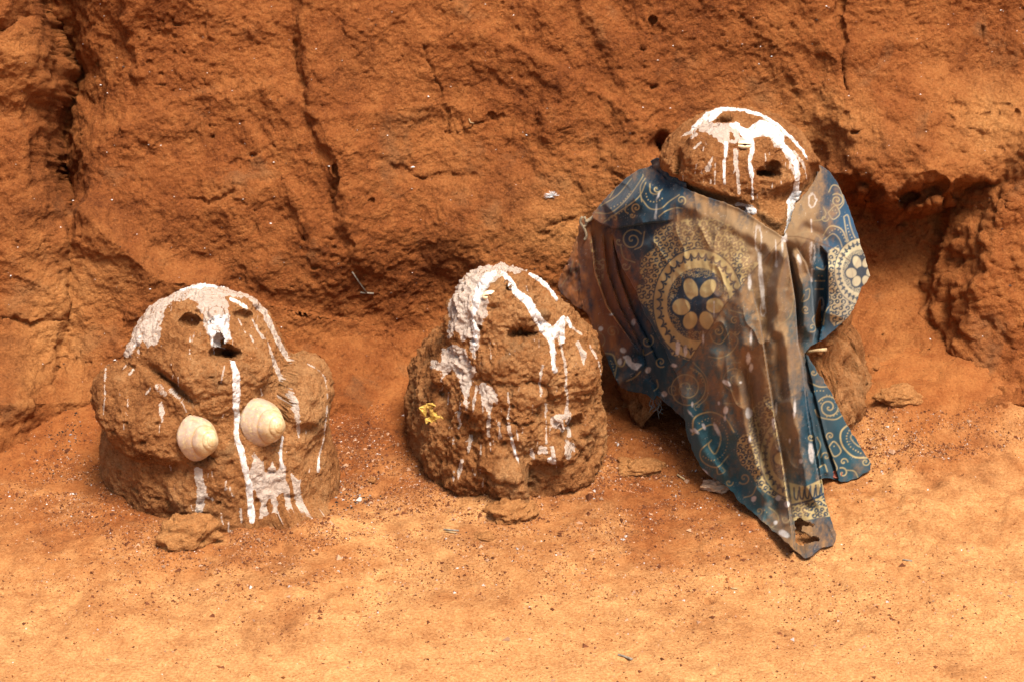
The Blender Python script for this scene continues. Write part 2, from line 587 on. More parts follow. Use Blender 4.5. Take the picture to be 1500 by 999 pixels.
    rd = 1 - np.abs(fbm2(p * 21 + 0.9 * a, q * 23 + a, 3, 51))
    fold = fbm2(x * 6.5 + .5 * a, z * 1.8 + .4 * a, 2, 15)
    h = h + 0.013 * a + 0.018 * fold + 0.0050 * b + 0.0011 * c + 0.0024 * (rd - 0.6)
    lump = fbm2(p * 27 + c * .3, q * 33, 2, 57)
    h = h + 0.0028 * sstep(lump, -.1, .45) * (0.5 + 0.5 * b)
    pit = noise2(x * 62, z * 66, 61) * (0.6 + 0.4 * noise2(x * 9, z * 9, 62))
    h = h - 0.014 * sstep(pit, 0.66, 0.90)
    pit = noise2(x * 125, z * 118, 63) * (0.6 + 0.5 * noise2(x * 14, z * 14, 64))
    h = h - 0.004 * sstep(pit, 0.66, 0.84)
    return h


def build_wall():
    us = np.concatenate([np.linspace(-2600, -420, 30)[:-1], np.arange(-420, -30, 6.0), np.arange(-30, 1530, 1.95), np.arange(1532, 1920, 6.0), np.linspace(1922, 4100, 30)[1:]])
    vs = np.concatenate([np.linspace(-1000, -300, 25)[:-1], np.arange(-300, -20, 5.0), np.arange(-20, 640, 1.95), np.linspace(640, 720, 12)[1:]])
    U, V = np.meshgrid(us, vs)
    d = ray(U, V)
    # leaning plane  y = 0.07 + 0.24 z
    t = (0.07 + 0.24 * CAM[2] - CAM[1]) / (d[..., 1] - 0.24 * d[..., 2])
    P = CAM + d * t[..., None]
    h = wall_height(U, V, P[..., 0], P[..., 2])
    far = sstep(np.abs(U - 750), 900, 1200)
    P = P + TOWARD * h[..., None]
    nn = np.cross(np.gradient(P, axis=1), np.gradient(P, axis=0))
    nn /= np.linalg.norm(nn, axis=-1, keepdims=True) + 1e-12
    if (nn @ TOWARD).mean() < 0:
        nn = -nn
    steep = 1 - np.clip(nn @ TOWARD, 0, 1)
    g = fbm3(P, 34, 2, 73, .6) * (0.0010 + 0.007 * steep) + 0.0016 * fbm3(P, 120, 2, 74, .65) + 0.0013 * noise3(P[..., 0] * 420, P[..., 1] * 420, P[..., 2] * 420, 75)
    rough = sstep(U, 1190, 1260) * sstep(V, 262, 330) + 0.6 * sstep(V, 450, 560)
    g = g + rough * (0.0055 * fbm3(P, 24, 3, 78, .6) + 0.004 * np.maximum(fbm3(P, 60, 2, 79), 0))
    P = P + nn * g[..., None]
    du = np.zeros(U.shape)
    nz = 0.6 + 0.6 * fbm2(P[..., 0] * 7, P[..., 2] * 7, 3, 90)
    for (cu, cv, su, sv, w) in ((180, 385, 60, 36, 1.0), (40, 470, 60, 110, .85), (30, 90, 40, 30, .35), (1330, 165, 140, 50, .75), (1440, 200, 60, 30, .5), (1300, 470, 45, 60, .25),
                                (1400, 600, 130, 45, .4), (1290, 600, 60, 40, .35), (40, 640, 80, 60, 1.0), (60, 560, 60, 60, .5), (850, 330, 60, 40, .5), (700, 270, 90, 50, .25), (760, 350, 80, 20, .35), (60, 600, 60, 40, .7), (1280, 560, 50, 40, .3), (330, 190, 60, 40, .25),
                                (560, 130, 80, 60, .2), (900, 250, 50, 40, .3)):
        du += gb(U, V, cu, cv, su, sv, w)
    du = np.clip(du * nz, 0, 1)
    nr, nc = U.shape
    verts = P.reshape(-1, 3)
    F = grid_faces(nr, nc)[:, ::-1]
    # thickness: border ring pushed back
    ring = np.concatenate([np.arange(nc), nc * np.arange(1, nr) + nc - 1, (nr - 1) * nc + np.arange(nc - 2, -1, -1), nc * np.arange(nr - 2, 0, -1)])
    back = verts[ring].copy()
    back[:, 1] = np.maximum(back[:, 1] + 0.6, 1.2)
    o = len(verts)
    n = len(ring)
    i = np.arange(n)
    side = np.stack([ring, ring[(i + 1) % n], o + (i + 1) % n, o + i], -1)
    verts = np.concatenate([verts, back])
    dust = np.concatenate([du.ravel(), np.zeros(n)])
    faces = np.concatenate([F, side])
    ob = mesh_obj('mud_wall', verts, faces, M_WALL, attrs={'dust': dust})
    tag(ob, 'rough red-orange mud wall with cracks, pits and a rounded buttress', 'wall')
    return P.reshape(-1, 3)


WALLV = build_wall()
_sel = (WALLV[:, 2] > -0.05) & (np.abs(WALLV[:, 0]) < 1.1)
WV = WALLV[_sel]
WU, WVv, WZ = proj(WV)


def wall_at(u, v):
    """front-most wall point seen at a pixel"""
    m = np.where((np.abs(WU - u) < 3) & (np.abs(WVv - v) < 3))[0]
    if len(m) == 0:
        m = np.array([np.argmin((WU - u) ** 2 + (WVv - v) ** 2)])
    return WV[m[np.argmin(WZ[m])]]


# ------------------------------------------------------------------ the ground
def ground_z(x, y):
    x = A(x); y = A(y)
    z = 0.032 * sstep(y + 0.03 * fbm2(x * 4, y * 4, 2, 15), -0.30, 0.10)
    z = z + 0.06 * sstep(x, 0.42, 0.75) * sstep(y, -0.26, 0.02)
    near = np.exp(-((y + 0.25) / 0.28) ** 2)
    a = fbm2(x * 4.0, y * 3.2, 3, 101)
    b = fbm2(x * 16 + .5 * a, y * 12 + .4 * a, 3, 111)
    c = fbm2(x * 62, y * 48, 3, 121)
    z = z + 0.0045 * a + (0.0014 + 0.0036 * near) * b + (0.0006 + 0.0018 * near) * c
    pl = fbm2(x * 9 + .7 * a, y * 15 + .5 * b, 2, 131)                    # trodden crust plates with low edges
    z = z + 0.0010 * sstep(fbm2(x * 26 + a, y * 38 + b, 2, 133), 0.1, 0.28) + 0.0018 * sstep(pl, 0.05, 0.20) + 0.0012 * sstep(pl, -.5, -.40)
    for (cx, cy, s, h) in GB:
        z = z + h * np.exp(-((x - cx) ** 2 + (y - cy) ** 2) / (2 * s * s))
    return z


GB = []


def px_ground(u, v, z=0.0):
    d = ray(u, v)
    t = (A(z) - CAM[2]) / d[..., 2]
    return CAM + d * t[..., None]


for (u_, v_, s_, h_) in ((745, 742, .035, .016), (840, 700, .05, .012), (930, 672, .035, .022), (275, 790, .04, .008), (460, 775, .03, .010), (700, 715, .04, .010),
                         (1400, 640, .10, .02), (1037, 872, .0055, -.016), (1010, 700, .05, .010), (1240, 575, .05, .02), (500, 690, .05, -.008), (915, 964, .008, -.008), (1330, 640, .05, .012), (150, 760, .06, .006)):
    q = px_ground(u_, v_)
    GB.append((q[0], q[1], s_, h_))


def ground_hit(u, v):
    z = np.zeros(np.shape(u))
    for _ in range(5):
        p = px_ground(u, v, z)
        z = ground_z(p[..., 0], p[..., 1])
    p = px_ground(u, v, z)
    p[..., 2] = ground_z(p[..., 0], p[..., 1])
    return p


def build_ground():
    xs = np.concatenate([-np.geomspace(60, 1.0, 30)[:-1], np.arange(-1.0, 1.0, 0.0027), np.geomspace(1.0, 60, 30)])
    yd = -np.concatenate([np.arange(-0.18, 0.55, 0.0036), np.arange(0.55, 1.12, 0.0046)])[::-1]
    ys = np.concatenate([-np.geomspace(60, 1.12, 26)[:-1], yd, [0.3, 0.5, 0.9]])
    X, Y = np.meshgrid(xs, ys)
    Z = ground_z(X, Y) * (1 - sstep(np.hypot(X, Y), 3, 8))
    P = np.stack([X, Y, Z], -1)
    u, v, _ = proj(P.reshape(-1, 3))
    u = u.reshape(X.shape); v = v.reshape(X.shape)
    # pale trodden dust in front, redder loose soil by the figures and the wall foot
    line = np.interp(u, [0, 150, 300, 450, 560, 700, 850, 1000, 1100, 1250, 1400, 1500], [770, 830, 840, 800, 790, 800, 780, 790, 780, 700, 670, 650])
    n = fbm2(X * 9, Y * 7, 4, 141)
    n2 = fbm2(X * 3, Y * 3, 2, 146)
    n5 = fbm2(X * 30, Y * 40, 3, 148)
    dust = sstep(v - line + 40 * n + 20 * n2 + 30 * n5, -130, 130) * np.clip(0.86 + 0.12 * n + 0.13 * n5, 0, 1)
    for (cu, cv, su, sv, w) in ((1450, 640, 80, 40, .3), (720, 740, 60, 18, .5), (860, 690, 60, 14, .4), (560, 760, 60, 20, .3)):
        dust = dust + gb(u, v, cu, cv, su, sv, w) * (0.6 + .6 * n)
    dust = np.where(v > 1400, 0.8, np.clip(dust, 0, 1))
    ob = mesh_obj('ground', P.reshape(-1, 3), grid_faces(*X.shape), M_GROUND, attrs={'dust': dust.ravel()})
    tag(ob, kind='structure')


build_ground()

# ------------------------------------------------------------------ clay figures
def sd_ell(p, c, r, R=None):
    q = p - c
    if R is not None:
        q = q @ R
    k0 = np.linalg.norm(q / r, axis=-1)
    k1 = np.linalg.norm(q / (A(r) ** 2), axis=-1) + 1e-9
    return k0 * (k0 - 1.0) / k1


def smin(a, b, k):
    h = np.clip(0.5 + 0.5 * (b - a) / k, 0, 1)
    return b * (1 - h) + a * h - k * h * (1 - h)


def smax(a, b, k):
    return -smin(-a, -b, k)


def rotx(deg):
    c, s = math.cos(math.radians(deg)), math.sin(math.radians(deg))
    return A([[1, 0, 0], [0, c, s], [0, -s, c]])


def roty(deg):
    c, s = math.cos(math.radians(deg)), math.sin(math.radians(deg))
    return A([[c, 0, s], [0, 1, 0], [-s, 0, c]])


class Figure:
    def __init__(s, centre, adds, subs, nth, nph, noise, seed, phi0=-72, post=None, bumps=(), z0=-1.0):
        s.c = A(centre)
        s.adds, s.subs, s.z0 = adds, [], z0
        t = np.linspace(-1, 1, nth, endpoint=False)
        th = -math.pi / 2 + math.pi * (0.62 * t + 0.38 * t ** 5)      # denser towards the open side
        ph = np.radians(phi0 + (90 - phi0) * np.linspace(0, 1, nph))
        TH, PH = np.meshgrid(th, ph)
        D = np.stack([np.cos(PH) * np.cos(TH), np.cos(PH) * np.sin(TH), np.sin(PH)], -1)
        # coarse trace from outside, then refine on the full grid
        cr = slice(None, None, 4)
        Dc = D[cr, cr]
        r = np.full(Dc.shape[:2], 0.75)
        for _ in range(60):
            r = np.maximum(r - 0.75 * s.sdf(s.c + Dc * r[..., None], False), 0.005)
        iu = np.linspace(0, r.shape[0] - 1, nph) if (nph - 1) % 4 else np.arange(nph) / 4.0
        iu = np.minimum(np.arange(nph) / 4.0, r.shape[0] - 1); iv = np.arange(nth) / 4.0
        a = np.minimum(iu.astype(int), r.shape[0] - 1); a1 = np.minimum(a + 1, r.shape[0] - 1); fa = (iu - a)[:, None]
        b = iv.astype(int) % r.shape[1]; b1 = (b + 1) % r.shape[1]; fb = (iv - iv.astype(int))[None, :]
        R = (r[a][:, b] * (1 - fa) * (1 - fb) + r[a1][:, b] * fa * (1 - fb) + r[a][:, b1] * (1 - fa) * fb + r[a1][:, b1] * fa * fb)
        for (u, v, off, rr, RR, k) in bumps:
            q = s.seat(u, v)
            d = (q - CAM) / np.linalg.norm(q - CAM)
            s.adds.append((q + d * off, A(rr), RR, k))
        for (u, v, off, rr, RR, k) in subs:
            q = s.seat(u, v)
            d = (q - CAM) / np.linalg.norm(q - CAM)
            s.subs.append((q + d * off, A(rr), RR, k))
        R = R + 0.022
        for _ in range(12):
            R = np.maximum(R - 0.75 * s.sdf(s.c + D * R[..., None], True), 0.005)
        P = s.c + D * R[..., None]
        s.P = P
        s.normals()
        P = P + s.Nn * noise(P)[..., None]
        if post:
            P = post(P)
        s.P, s.D = P, D
        s.nr, s.nc = P.shape[:2]
        s.normals()
        s.U, s.V, s.Z = proj(P)
        view = CAM - P
        view /= np.linalg.norm(view, axis=-1, keepdims=True)
        s.face = (s.Nn * view).sum(-1)

    def seat(s, u, v):
        d = ray(A([u]), A([v]))
        d = d / np.linalg.norm(d)
        t = 2.4
        for _ in range(160):
            t += 0.7 * float(s.sdf(CAM + d * t, False)[0])
        return (CAM + d * t)[0]

    def normals(s):
        du = np.roll(s.P, -1, 1) - np.roll(s.P, 1, 1)
        dv = np.gradient(s.P, axis=0)
        n = np.cross(du, dv)
        s.Nn = n / (np.linalg.norm(n, axis=-1, keepdims=True) + 1e-12)

    def sdf(s, p, fine):
        d = None
        pc = p.copy()
        pc[..., 2] = np.maximum(pc[..., 2], s.z0)              # sides run straight down below this height
        for (c, r, R, k) in s.adds:
            e = sd_ell(pc if c[2] > s.z0 else p, c, r, R)
            d = e if d is None else smin(d, e, k)
        if fine:
            for (c, r, R, k) in s.subs:
                d = smax(d, -sd_ell(p, c, r, R), k)
        return d

    def build(s, root, canvas, stain, paint, thick=0.0017, dust=None):
        vis = sstep(s.face, -0.05, 0.2)
        bl = paint.copy()
        for ax in (0, 1):
            for d_ in (2, 4, 5):
                bl = (bl + np.roll(bl, d_, ax) + np.roll(bl, -d_, ax)) / 3
        stain = np.maximum(stain, np.clip(bl * 1.5, 0, 0.92))
        st = canvas.sample(stain, s.U, s.V) * vis
        pa = canvas.sample(paint, s.U, s.V) * vis
        F = grid_faces(s.nr, s.nc, True)
        top = np.arange((s.nr - 1) * s.nc, s.nr * s.nc)
        du = np.zeros(st.shape) if dust is None else dust(s)
        part('body', s.P, F, M_FIG, root, attrs={'dust': du, 'stain': np.maximum(st, 0.9 * pa)})
        # each run of thick white is a raised skin over the clay
        lump = 0.6 + 0.7 * fbm3(s.P, 190, 3, 77)
        pf = pa.ravel()
        Pp = (s.P + s.Nn * (((pa - 0.42) * 2 * thick * np.where(pa > .42, lump, 1.0)))[..., None]).reshape(-1, 3)
        keep = (pf[F] > 0.12).any(1)
        Fk = F[keep]
        # connected runs
        lab = np.arange(len(pf))
        vid = np.unique(Fk)
        for _ in range(400):
            m = lab[Fk].min(1)
            new = lab.copy()
            for j in range(4):
                np.minimum.at(new, Fk[:, j], m)
            new = new[new]
            if (new[vid] == lab[vid]).all():
                break
            lab = new
        fl = lab[Fk[:, 0]]
        ids, cnt = np.unique(fl, return_counts=True)
        small = []
        for i, c in zip(ids, cnt):
            f = Fk[fl == i]
            if c < 160:
                small.append(f)
                continue
            s._sub('paint_run', Pp, f, root)
        if small:
            o = s._sub('paint_splash', Pp, np.concatenate(small), root)
            o['kind'] = 'stuff'

    def _sub(s, name, P, f, root):
        vid, inv = np.unique(f, return_inverse=True)
        return part(name, P[vid], inv.reshape(f.shape), M_PAINT, root)

    def at(s, u, v):
        d = (s.U - u) ** 2 + (s.V - v) ** 2 + np.where(s.face < 0.05, 400, 0)
        i = np.unravel_index(np.argmin(d), d.shape)
        return s.P[i], s.Nn[i]




def S(u, v, off, rx, ry, rz, k=0.004, R=None):
    return (u, v, off, (rx, ry, rz), rotx(27) if R is None else rotx(27) @ R, k)


def E(u, v, y, rx, ry, rz, k=0.03, R=None):
    return (at_y(u, v, y), A((rx, ry, rz)), R, k)


def splashes(cv, lay, region, n, seed):
    r_ = np.random.default_rng(seed)
    us = [p[0] for p in region]; vs = [p[1] for p in region]
    k_ = 0
    while k_ < n:
        u, v = r_.uniform(min(us), max(us)), r_.uniform(min(vs), max(vs))
        if not in_poly(A([u]), A([v]), region)[0]:
            continue
        k_ += 1
        L = r_.uniform(0, 1) ** 2 * 16 + 1
        w = r_.uniform(1.0, 3.0)
        cv.stroke(lay, [(u, v), (u + r_.normal(0, 1), v + L)], [w, w * 1.2], .9, None, r_.uniform(.55, .95))


def streaky(cv, lay, seed):
    lay *= np.clip(1.02 + 0.20 * fbm2(cv.U / 2.2, cv.V / 10, 3, seed), 0, 1.08).astype(np.float32)


def fig_noise(seed, amp=1.0):
    def f(p):
        a = fbm3(p, 14, 2, seed)
        b = fbm3(p, 42, 3, seed + 9, 0.55)
        c = fbm3(p, 170, 3, seed + 20, 0.6)
        pit = noise3(p[..., 0] * 85, p[..., 1] * 85, p[..., 2] * 95, seed + 31)
        rd = 1 - np.abs(fbm3(p, 30, 2, seed + 41))
        return amp * (0.0050 * a + 0.0032 * b + 0.0020 * c - 0.006 * sstep(pit, 0.6, 0.9) + 0.004 * (rd - .7))
    return f


def jit_for(cv, seed, a=2.0, b=1.6):
    return (a * fbm2(cv.U / 9, cv.V / 9, 2, seed) + b * fbm2(cv.U / 3.2, cv.V / 3.2, 2, seed + 5)).astype(np.float32)


# ---- figure with the two snail shells
f1 = Figure(
    centre=at_y(312, 525, -0.15),
    adds=[E(303, 542, -0.235, .121, .115, .130),
          E(345, 660, -0.25, .125, .120, .140, .02),
          E(228, 604, -0.278, .099, .082, .072, .008, roty(33)),
          E(212, 660, -0.185, .068, .11, .125, .03),
          E(300, 775, -0.22, .20, .17, .030, .05),
          E(447, 588, -0.252, .039, .078, .068, .006),
          E(438, 690, -0.24, .058, .10, .120, .02),
          E(365, 740, -0.275, .110, .10, .080, .04),
          E(450, 770, -0.352, .045, .05, .016, .014),
          E(318, 640, -0.11, .17, .12, .20, .04)],
    bumps=[S(318, 484, .006, .020, .016, .034, .014), S(300, 545, .012, .045, .02, .02, .02), S(368, 540, .010, .03, .02, .03, .02), S(280, 452, .008, .022, .014, .010, .010), S(360, 445, .008, .018, .014, .010, .010),
           S(280, 720, .012, .03, .02, .03, .02), S(420, 650, .01, .03, .02, .05, .02), S(262, 640, .02, .035, .03, .035, .02)],
    subs=[S(277, 469, .0, .0150, .030, .0085, .002), S(358, 461, .0, .0120, .028, .0075, .002),
          S(329, 517, .0, .0225, .075, .0105, .003), S(321, 503, .0, .0065, .035, .0130, .003),
          S(312, 468, .0, .0030, .018, .0030, .001), S(323, 465, .0, .0030, .018, .0034, .001),
          S(418, 575, .0, .007, .030, .055, .010, roty(10)), S(232, 550, .004, .045, .022, .007, .016, roty(33)), S(265, 578, .002, .022, .020, .005, .010, roty(40)),
          S(455, 632, .0, .024, .014, .012, .010), S(300, 672, .004, .02, .014, .008, .01)],
    nth=440, nph=320, noise=fig_noise(300, 0.9), seed=1, z0=0.09)
cv1 = Canvas(120, 400, 520, 830, 2.0)
st1, pa1 = cv1.new(), cv1.new()
j = jit_for(cv1, 400); jp = jit_for(cv1, 410, 1.0, 0.9)
cv1.poly(st1, [(180, 522), (196, 478), (212, 446), (235, 428), (262, 414), (300, 405), (340, 406), (365, 416), (388, 432), (398, 450), (398, 460), (385, 452), (368, 442), (350, 437), (334, 437), (337, 450), (338, 465), (335, 485), (338, 497), (330, 502), (326, 490), (320, 495), (318, 512), (313, 520), (311, 505), (303, 490), (296, 478), (297, 462), (292, 450), (275, 440), (255, 442), (243, 455), (238, 475), (234, 497), (228, 516), (222, 508), (215, 514), (209, 500), (205, 523), (200, 524), (200, 508), (192, 524)], 2.0, j, 0.85)
for pts, w, val in (([(372, 446), (388, 458), (394, 472), (402, 488), (409, 504), (418, 520), (424, 533)], [7, 10, 10, 9, 9, 8, 4], 1.0),
                    ([(392, 500), (400, 525), (407, 545), (416, 562), (425, 577), (431, 592), (436, 615), (438, 640)], [3, 5, 8, 12, 14, 14, 10, 5], .9),
                    ([(425, 527), (445, 530), (465, 540), (475, 552), (479, 567), (480, 590), (477, 620), (474, 645), (468, 665), (466, 690)], 2.6, 1.0),
                    ([(250, 572), (258, 578), (268, 592), (273, 602)], [8, 8, 5, 3], .95), ([(236, 594), (237, 606), (237, 618)], [8, 9, 4], .95), ([(232, 566), (240, 576)], 13, .75),
                    ([(221, 568), (214, 577)], 4, .9), ([(190, 548), (196, 541)], 3.5, 1), ([(180, 540), (188, 532)], 4, .8), ([(172, 527), (156, 533), (153, 560), (153, 590), (151, 607)], [4, 4, 3.5, 3, 2], 1),
                    ([(148, 640), (145, 660), (144, 680)], 2.2, .9), ([(329, 535), (326, 548), (324, 562)], 4, 1), ([(349, 468), (360, 488)], 3, .9), ([(370, 468), (378, 485), (388, 497)], 4.5, .9),
                    ([(366, 490), (376, 510)], 5, .75), ([(279, 492), (278, 500)], 3, .8), ([(278, 512), (279, 528)], 2.6, .85), ([(280, 540), (279, 548)], 2.6, .8), ([(285, 486), (281, 500)], 4, .7), ([(382, 570), (384, 578)], 3, .9),
                    ([(290, 450), (300, 447)], 8, .7), ([(338, 438), (352, 446), (362, 452)], 5, .9), ([(337, 712), (341, 725)], [4, 7], .85), ([(331, 706), (331, 716)], 6, .8), ([(310, 690), (312, 700)], 3, .7),
                    ([(324, 750), (325, 765)], 4, .9), ([(334, 762), (335, 775)], 4, .9), ([(352, 745), (354, 766)], 4.5, .9), ([(316, 778), (320, 786)], 4, .9), ([(280, 740), (283, 748)], 4, .8), ([(300, 760), (312, 770)], 4, .7), ([(335, 778), (350, 777)], 5, .9)):
    cv1.stroke(st1, pts, w, 1.0, jp * 0.8, val)
for pts in ([(283, 684), (297, 684), (299, 705), (305, 725), (315, 730), (312, 735), (302, 730), (298, 750), (286, 755), (288, 720)],
            [(372, 664), (387, 675), (389, 692), (399, 675), (406, 690), (413, 680), (420, 682), (420, 699), (425, 714), (428, 742), (418, 747), (414, 723), (407, 726), (407, 750), (399, 750), (398, 728), (390, 733), (394, 757), (380, 759), (380, 733), (370, 714), (363, 694)],
            [(425, 690), (440, 704), (441, 726), (447, 738), (476, 748), (483, 766), (473, 767), (447, 759), (432, 742), (428, 714)]):
    cv1.poly(st1, pts, 1.2, jp * 1.3, 0.97)
cv1.stroke(pa1, catmull([(342, 533), (346, 553), (346, 576), (346, 596), (347, 615), (346, 637), (353, 658), (360, 690), (365, 716), (369, 752), (369, 763)]), [8, 10, 11, 10, 7, 7, 9, 9, 9, 10, 9], 1.0, jp)
cv1.stroke(pa1, [(414, 640), (412, 655), (411, 670), (413, 684)], [3, 4, 4, 6], 0.9, jp * .6)
cv1.poly(pa1, [(304, 462), (334, 460), (337, 480), (338, 496), (331, 502), (326, 490), (320, 496), (317, 513), (312, 521), (311, 505), (303, 488)], 1.2, j + 0.5)
cv1.stroke(pa1, [(196, 508), (204, 494)], 3, 0.9, jp)
cv1.stroke(pa1, [(262, 424), (300, 418), (330, 420)], [1, 4, 1], 1.2, j)
cv1.stroke(pa1, [(467, 672), (466, 690)], [3, 4], 0.9, jp * .5)
cv1.stroke(pa1, [(338, 438), (350, 444), (360, 450)], 3.2, 0.9, jp)
splashes(cv1, st1, [(175, 540), (300, 600), (440, 540), (470, 690), (450, 770), (280, 790), (250, 700), (170, 620)], 110, 71)
splashes(cv1, st1, [(250, 440), (390, 450), (410, 560), (280, 590), (230, 520)], 60, 72)
streaky(cv1, st1, 480)
r1 = empty('clay_figure', (float(at_y(318, 700, -0.25)[0]), -0.25, 0.0), 'squat clay figure with two snail shells set in its chest and white drips', 'clay figure', 'clay figures along the mud wall')
f1.build(r1, cv1, st1, pa1)


def noise_s(t):
    return math.sin(t * 1.7) * math.sin(t * 0.9 + 1)


def snail_shell(fig, root, u, v, apex_u, apex_v, rad, hgt):
    """a conical spiral shell: base against the clay, spire pointing out"""
    base, n = fig.at(u, v)
    base = at_y(u, v, fig.P[..., 1][np.unravel_index(np.argmin((fig.U - u) ** 2 + (fig.V - v) ** 2 + np.where(fig.face < 0, 1e4, 0)), fig.U.shape)])
    apex = at_y(apex_u, apex_v, base[1] - hgt)
    ax = apex - base
    H = np.linalg.norm(ax)
    ax = ax / H
    e1 = np.cross(ax, [0, 0, 1.0]); e1 /= np.linalg.norm(e1)
    e2 = np.cross(ax, e1)
    base = base - ax * 0.012
    H = H + 0.012
    nr, nc = 110, 72
    V = np.zeros((nr, nc, 3)); wear = np.zeros((nr, nc)); band = np.zeros((nr, nc))
    kq = 0.40                                             # shrink per whorl
    for i in range(nr):
        s = (i / (nr - 1))                                # 0 at apex, 1 at base
        for jx in range(nc):
            th = 2 * math.pi * jx / nc
            sa = max(s, 0.0006)
            ph = math.log(sa / 1.15) / math.log(kq) + th / (2 * math.pi)
            fr = ph - math.floor(ph)
            prof = sa ** 0.56 if sa < 0.8 else (0.8 ** 0.56) * (1 - 0.18 * ((sa - 0.8) / 0.2) ** 2)
            bulge = 1 + 0.10 * math.sin(math.pi * fr) ** 0.7 - 0.05 + 0.03 * math.sin(2 * th + u) + 0.02 * math.sin(5 * th + 3 * sa)
            rr = rad * 1.08 * prof * bulge
            rib = 1 + 0.006 * math.sin(th * 36 + sa * 6)
            V[i, jx] = apex - ax * (H * sa ** 1.12) + rr * rib * (math.cos(th) * e1 + math.sin(th) * e2 * 1.12)
            band[i, jx] = math.exp(-(min(fr, 1 - fr) / 0.05) ** 2) + 0.25 * max(0, math.sin(th * 21 + 9 * noise_s(th * 3) + sa * 14)) ** 6
            wear[i, jx] = float(sstep(s - 0.25 * math.cos(th - 2.6), 0.30, 0.62))
    F = grid_faces(nr, nc, True)
    V = V.reshape(-1, 3)
    cap = [tuple(range(nc - 1, -1, -1))]
    o = part('snail_shell', V, [tuple(q) for q in F] + cap, M_SHELL, root, attrs={'wear': wear.ravel(), 'band': band.ravel()})
    o['label'] = 'cream spiral snail shell set in the chest'
    return o


snail_shell(f1, r1, 287, 640, 312, 645, 0.0310, 0.040)
snail_shell(f1, r1, 381, 618, 411, 624, 0.0340, 0.040)

# ---- middle figure, the small one with the crumpled leaf
f2 = Figure(
    centre=at_y(750, 485, -0.12),
    adds=[E(733, 478, -0.20, .083, .085, .098),
          E(772, 505, -0.215, .080, .085, .085, .03),
          E(755, 605, -0.205, .118, .110, .135, .05),
          E(760, 562, -0.208, .090, .098, .085, .05),
          E(838, 570, -0.195, .046, .085, .115, .03),
          E(672, 600, -0.185, .058, .085, .105, .03),
          E(645, 620, -0.14, .030, .10, .10, .03),
          E(715, 676, -0.262, .050, .050, .048, .012, roty(20)),
          E(745, 690, -0.27, .046, .038, .020, .010),
          E(685, 692, -0.26, .030, .04, .040, .012),
          E(815, 665, -0.215, .070, .06, .060, .02),
          E(745, 705, -0.17, .145, .12, .022, .03),
          E(740, 590, -0.11, .15, .12, .16, .04)],
    bumps=[S(738, 445, .010, .022, .02, .03, .014), S(765, 532, .016, .050, .016, .016, .020), S(760, 460, .01, .045, .016, .012, .010), S(660, 540, .008, .03, .02, .03, .014), S(700, 590, .008, .028, .018, .022, .010),
           S(770, 590, .008, .024, .014, .03, .010), S(825, 615, .006, .022, .018, .02, .008), S(855, 540, .008, .025, .02, .05, .010), S(735, 665, .006, .03, .02, .03, .010), S(740, 692, .004, .04, .018, .014, .006, roty(18)), S(805, 660, .006, .03, .016, .02, .01)],
    subs=[S(766, 489, .0, .024, .055, .0145, .006), S(743, 421, .0, .0060, .022, .0060, .002),
          S(708, 556, .0, .030, .006, .004, .006, roty(14)), S(742, 622, .0, .040, .006, .004, .006, roty(-6)),
          S(718, 433, .0, .009, .008, .006, .003), S(800, 600, .0, .008, .012, .05, .010), S(845, 625, .0, .02, .014, .014, .010), S(690, 640, .0, .03, .012, .008, .008, roty(-20)),
          S(650, 590, .002, .01, .012, .04, .012), S(800, 560, .0, .03, .006, .004, .008, roty(10))],
    nth=440, nph=300, noise=fig_noise(500, 1.4), seed=2, z0=0.06)
cv2 = Canvas(590, 375, 910, 740, 2.0)
st2, pa2 = cv2.new(), cv2.new()
j = jit_for(cv2, 420); jp = jit_for(cv2, 430, 1.0, 0.9)
for pts in ([(700, 380), (737, 378), (760, 384), (775, 396), (760, 402), (744, 400), (730, 409), (715, 421), (710, 434), (717, 443), (712, 465), (703, 481), (704, 495), (697, 528), (690, 524), (688, 495), (677, 501), (674, 492), (667, 486), (663, 497), (652, 499), (656, 481), (654, 452), (662, 430), (668, 410), (685, 394)],
            [(665, 503), (672, 506), (683, 513), (690, 530), (699, 537), (695, 553), (688, 571), (686, 599), (682, 605), (678, 581), (673, 567), (670, 551), (663, 542), (648, 556), (646, 545), (632, 539), (631, 526), (645, 530), (647, 510)]):
    cv2.poly(st2, pts, 1.8, j, 0.93)
for pts in ([(700, 564), (708, 559), (722, 567), (729, 576), (730, 592), (722, 589), (719, 617), (717, 641), (712, 644), (713, 598), (704, 592), (702, 569)],
            [(829, 588), (838, 605), (838, 614), (832, 622), (825, 633), (818, 633), (812, 626), (806, 618), (806, 612), (815, 606), (825, 604)],
            [(827, 638), (834, 645), (842, 650), (845, 668), (838, 660), (836, 676), (830, 676), (827, 660)], [(791, 648), (801, 655), (803, 664), (787, 665)], [(805, 655), (812, 650), (815, 670), (812, 680), (803, 678), (808, 668)]):
    cv2.poly(st2, pts, 1.0, jp * 1.2, 0.97)
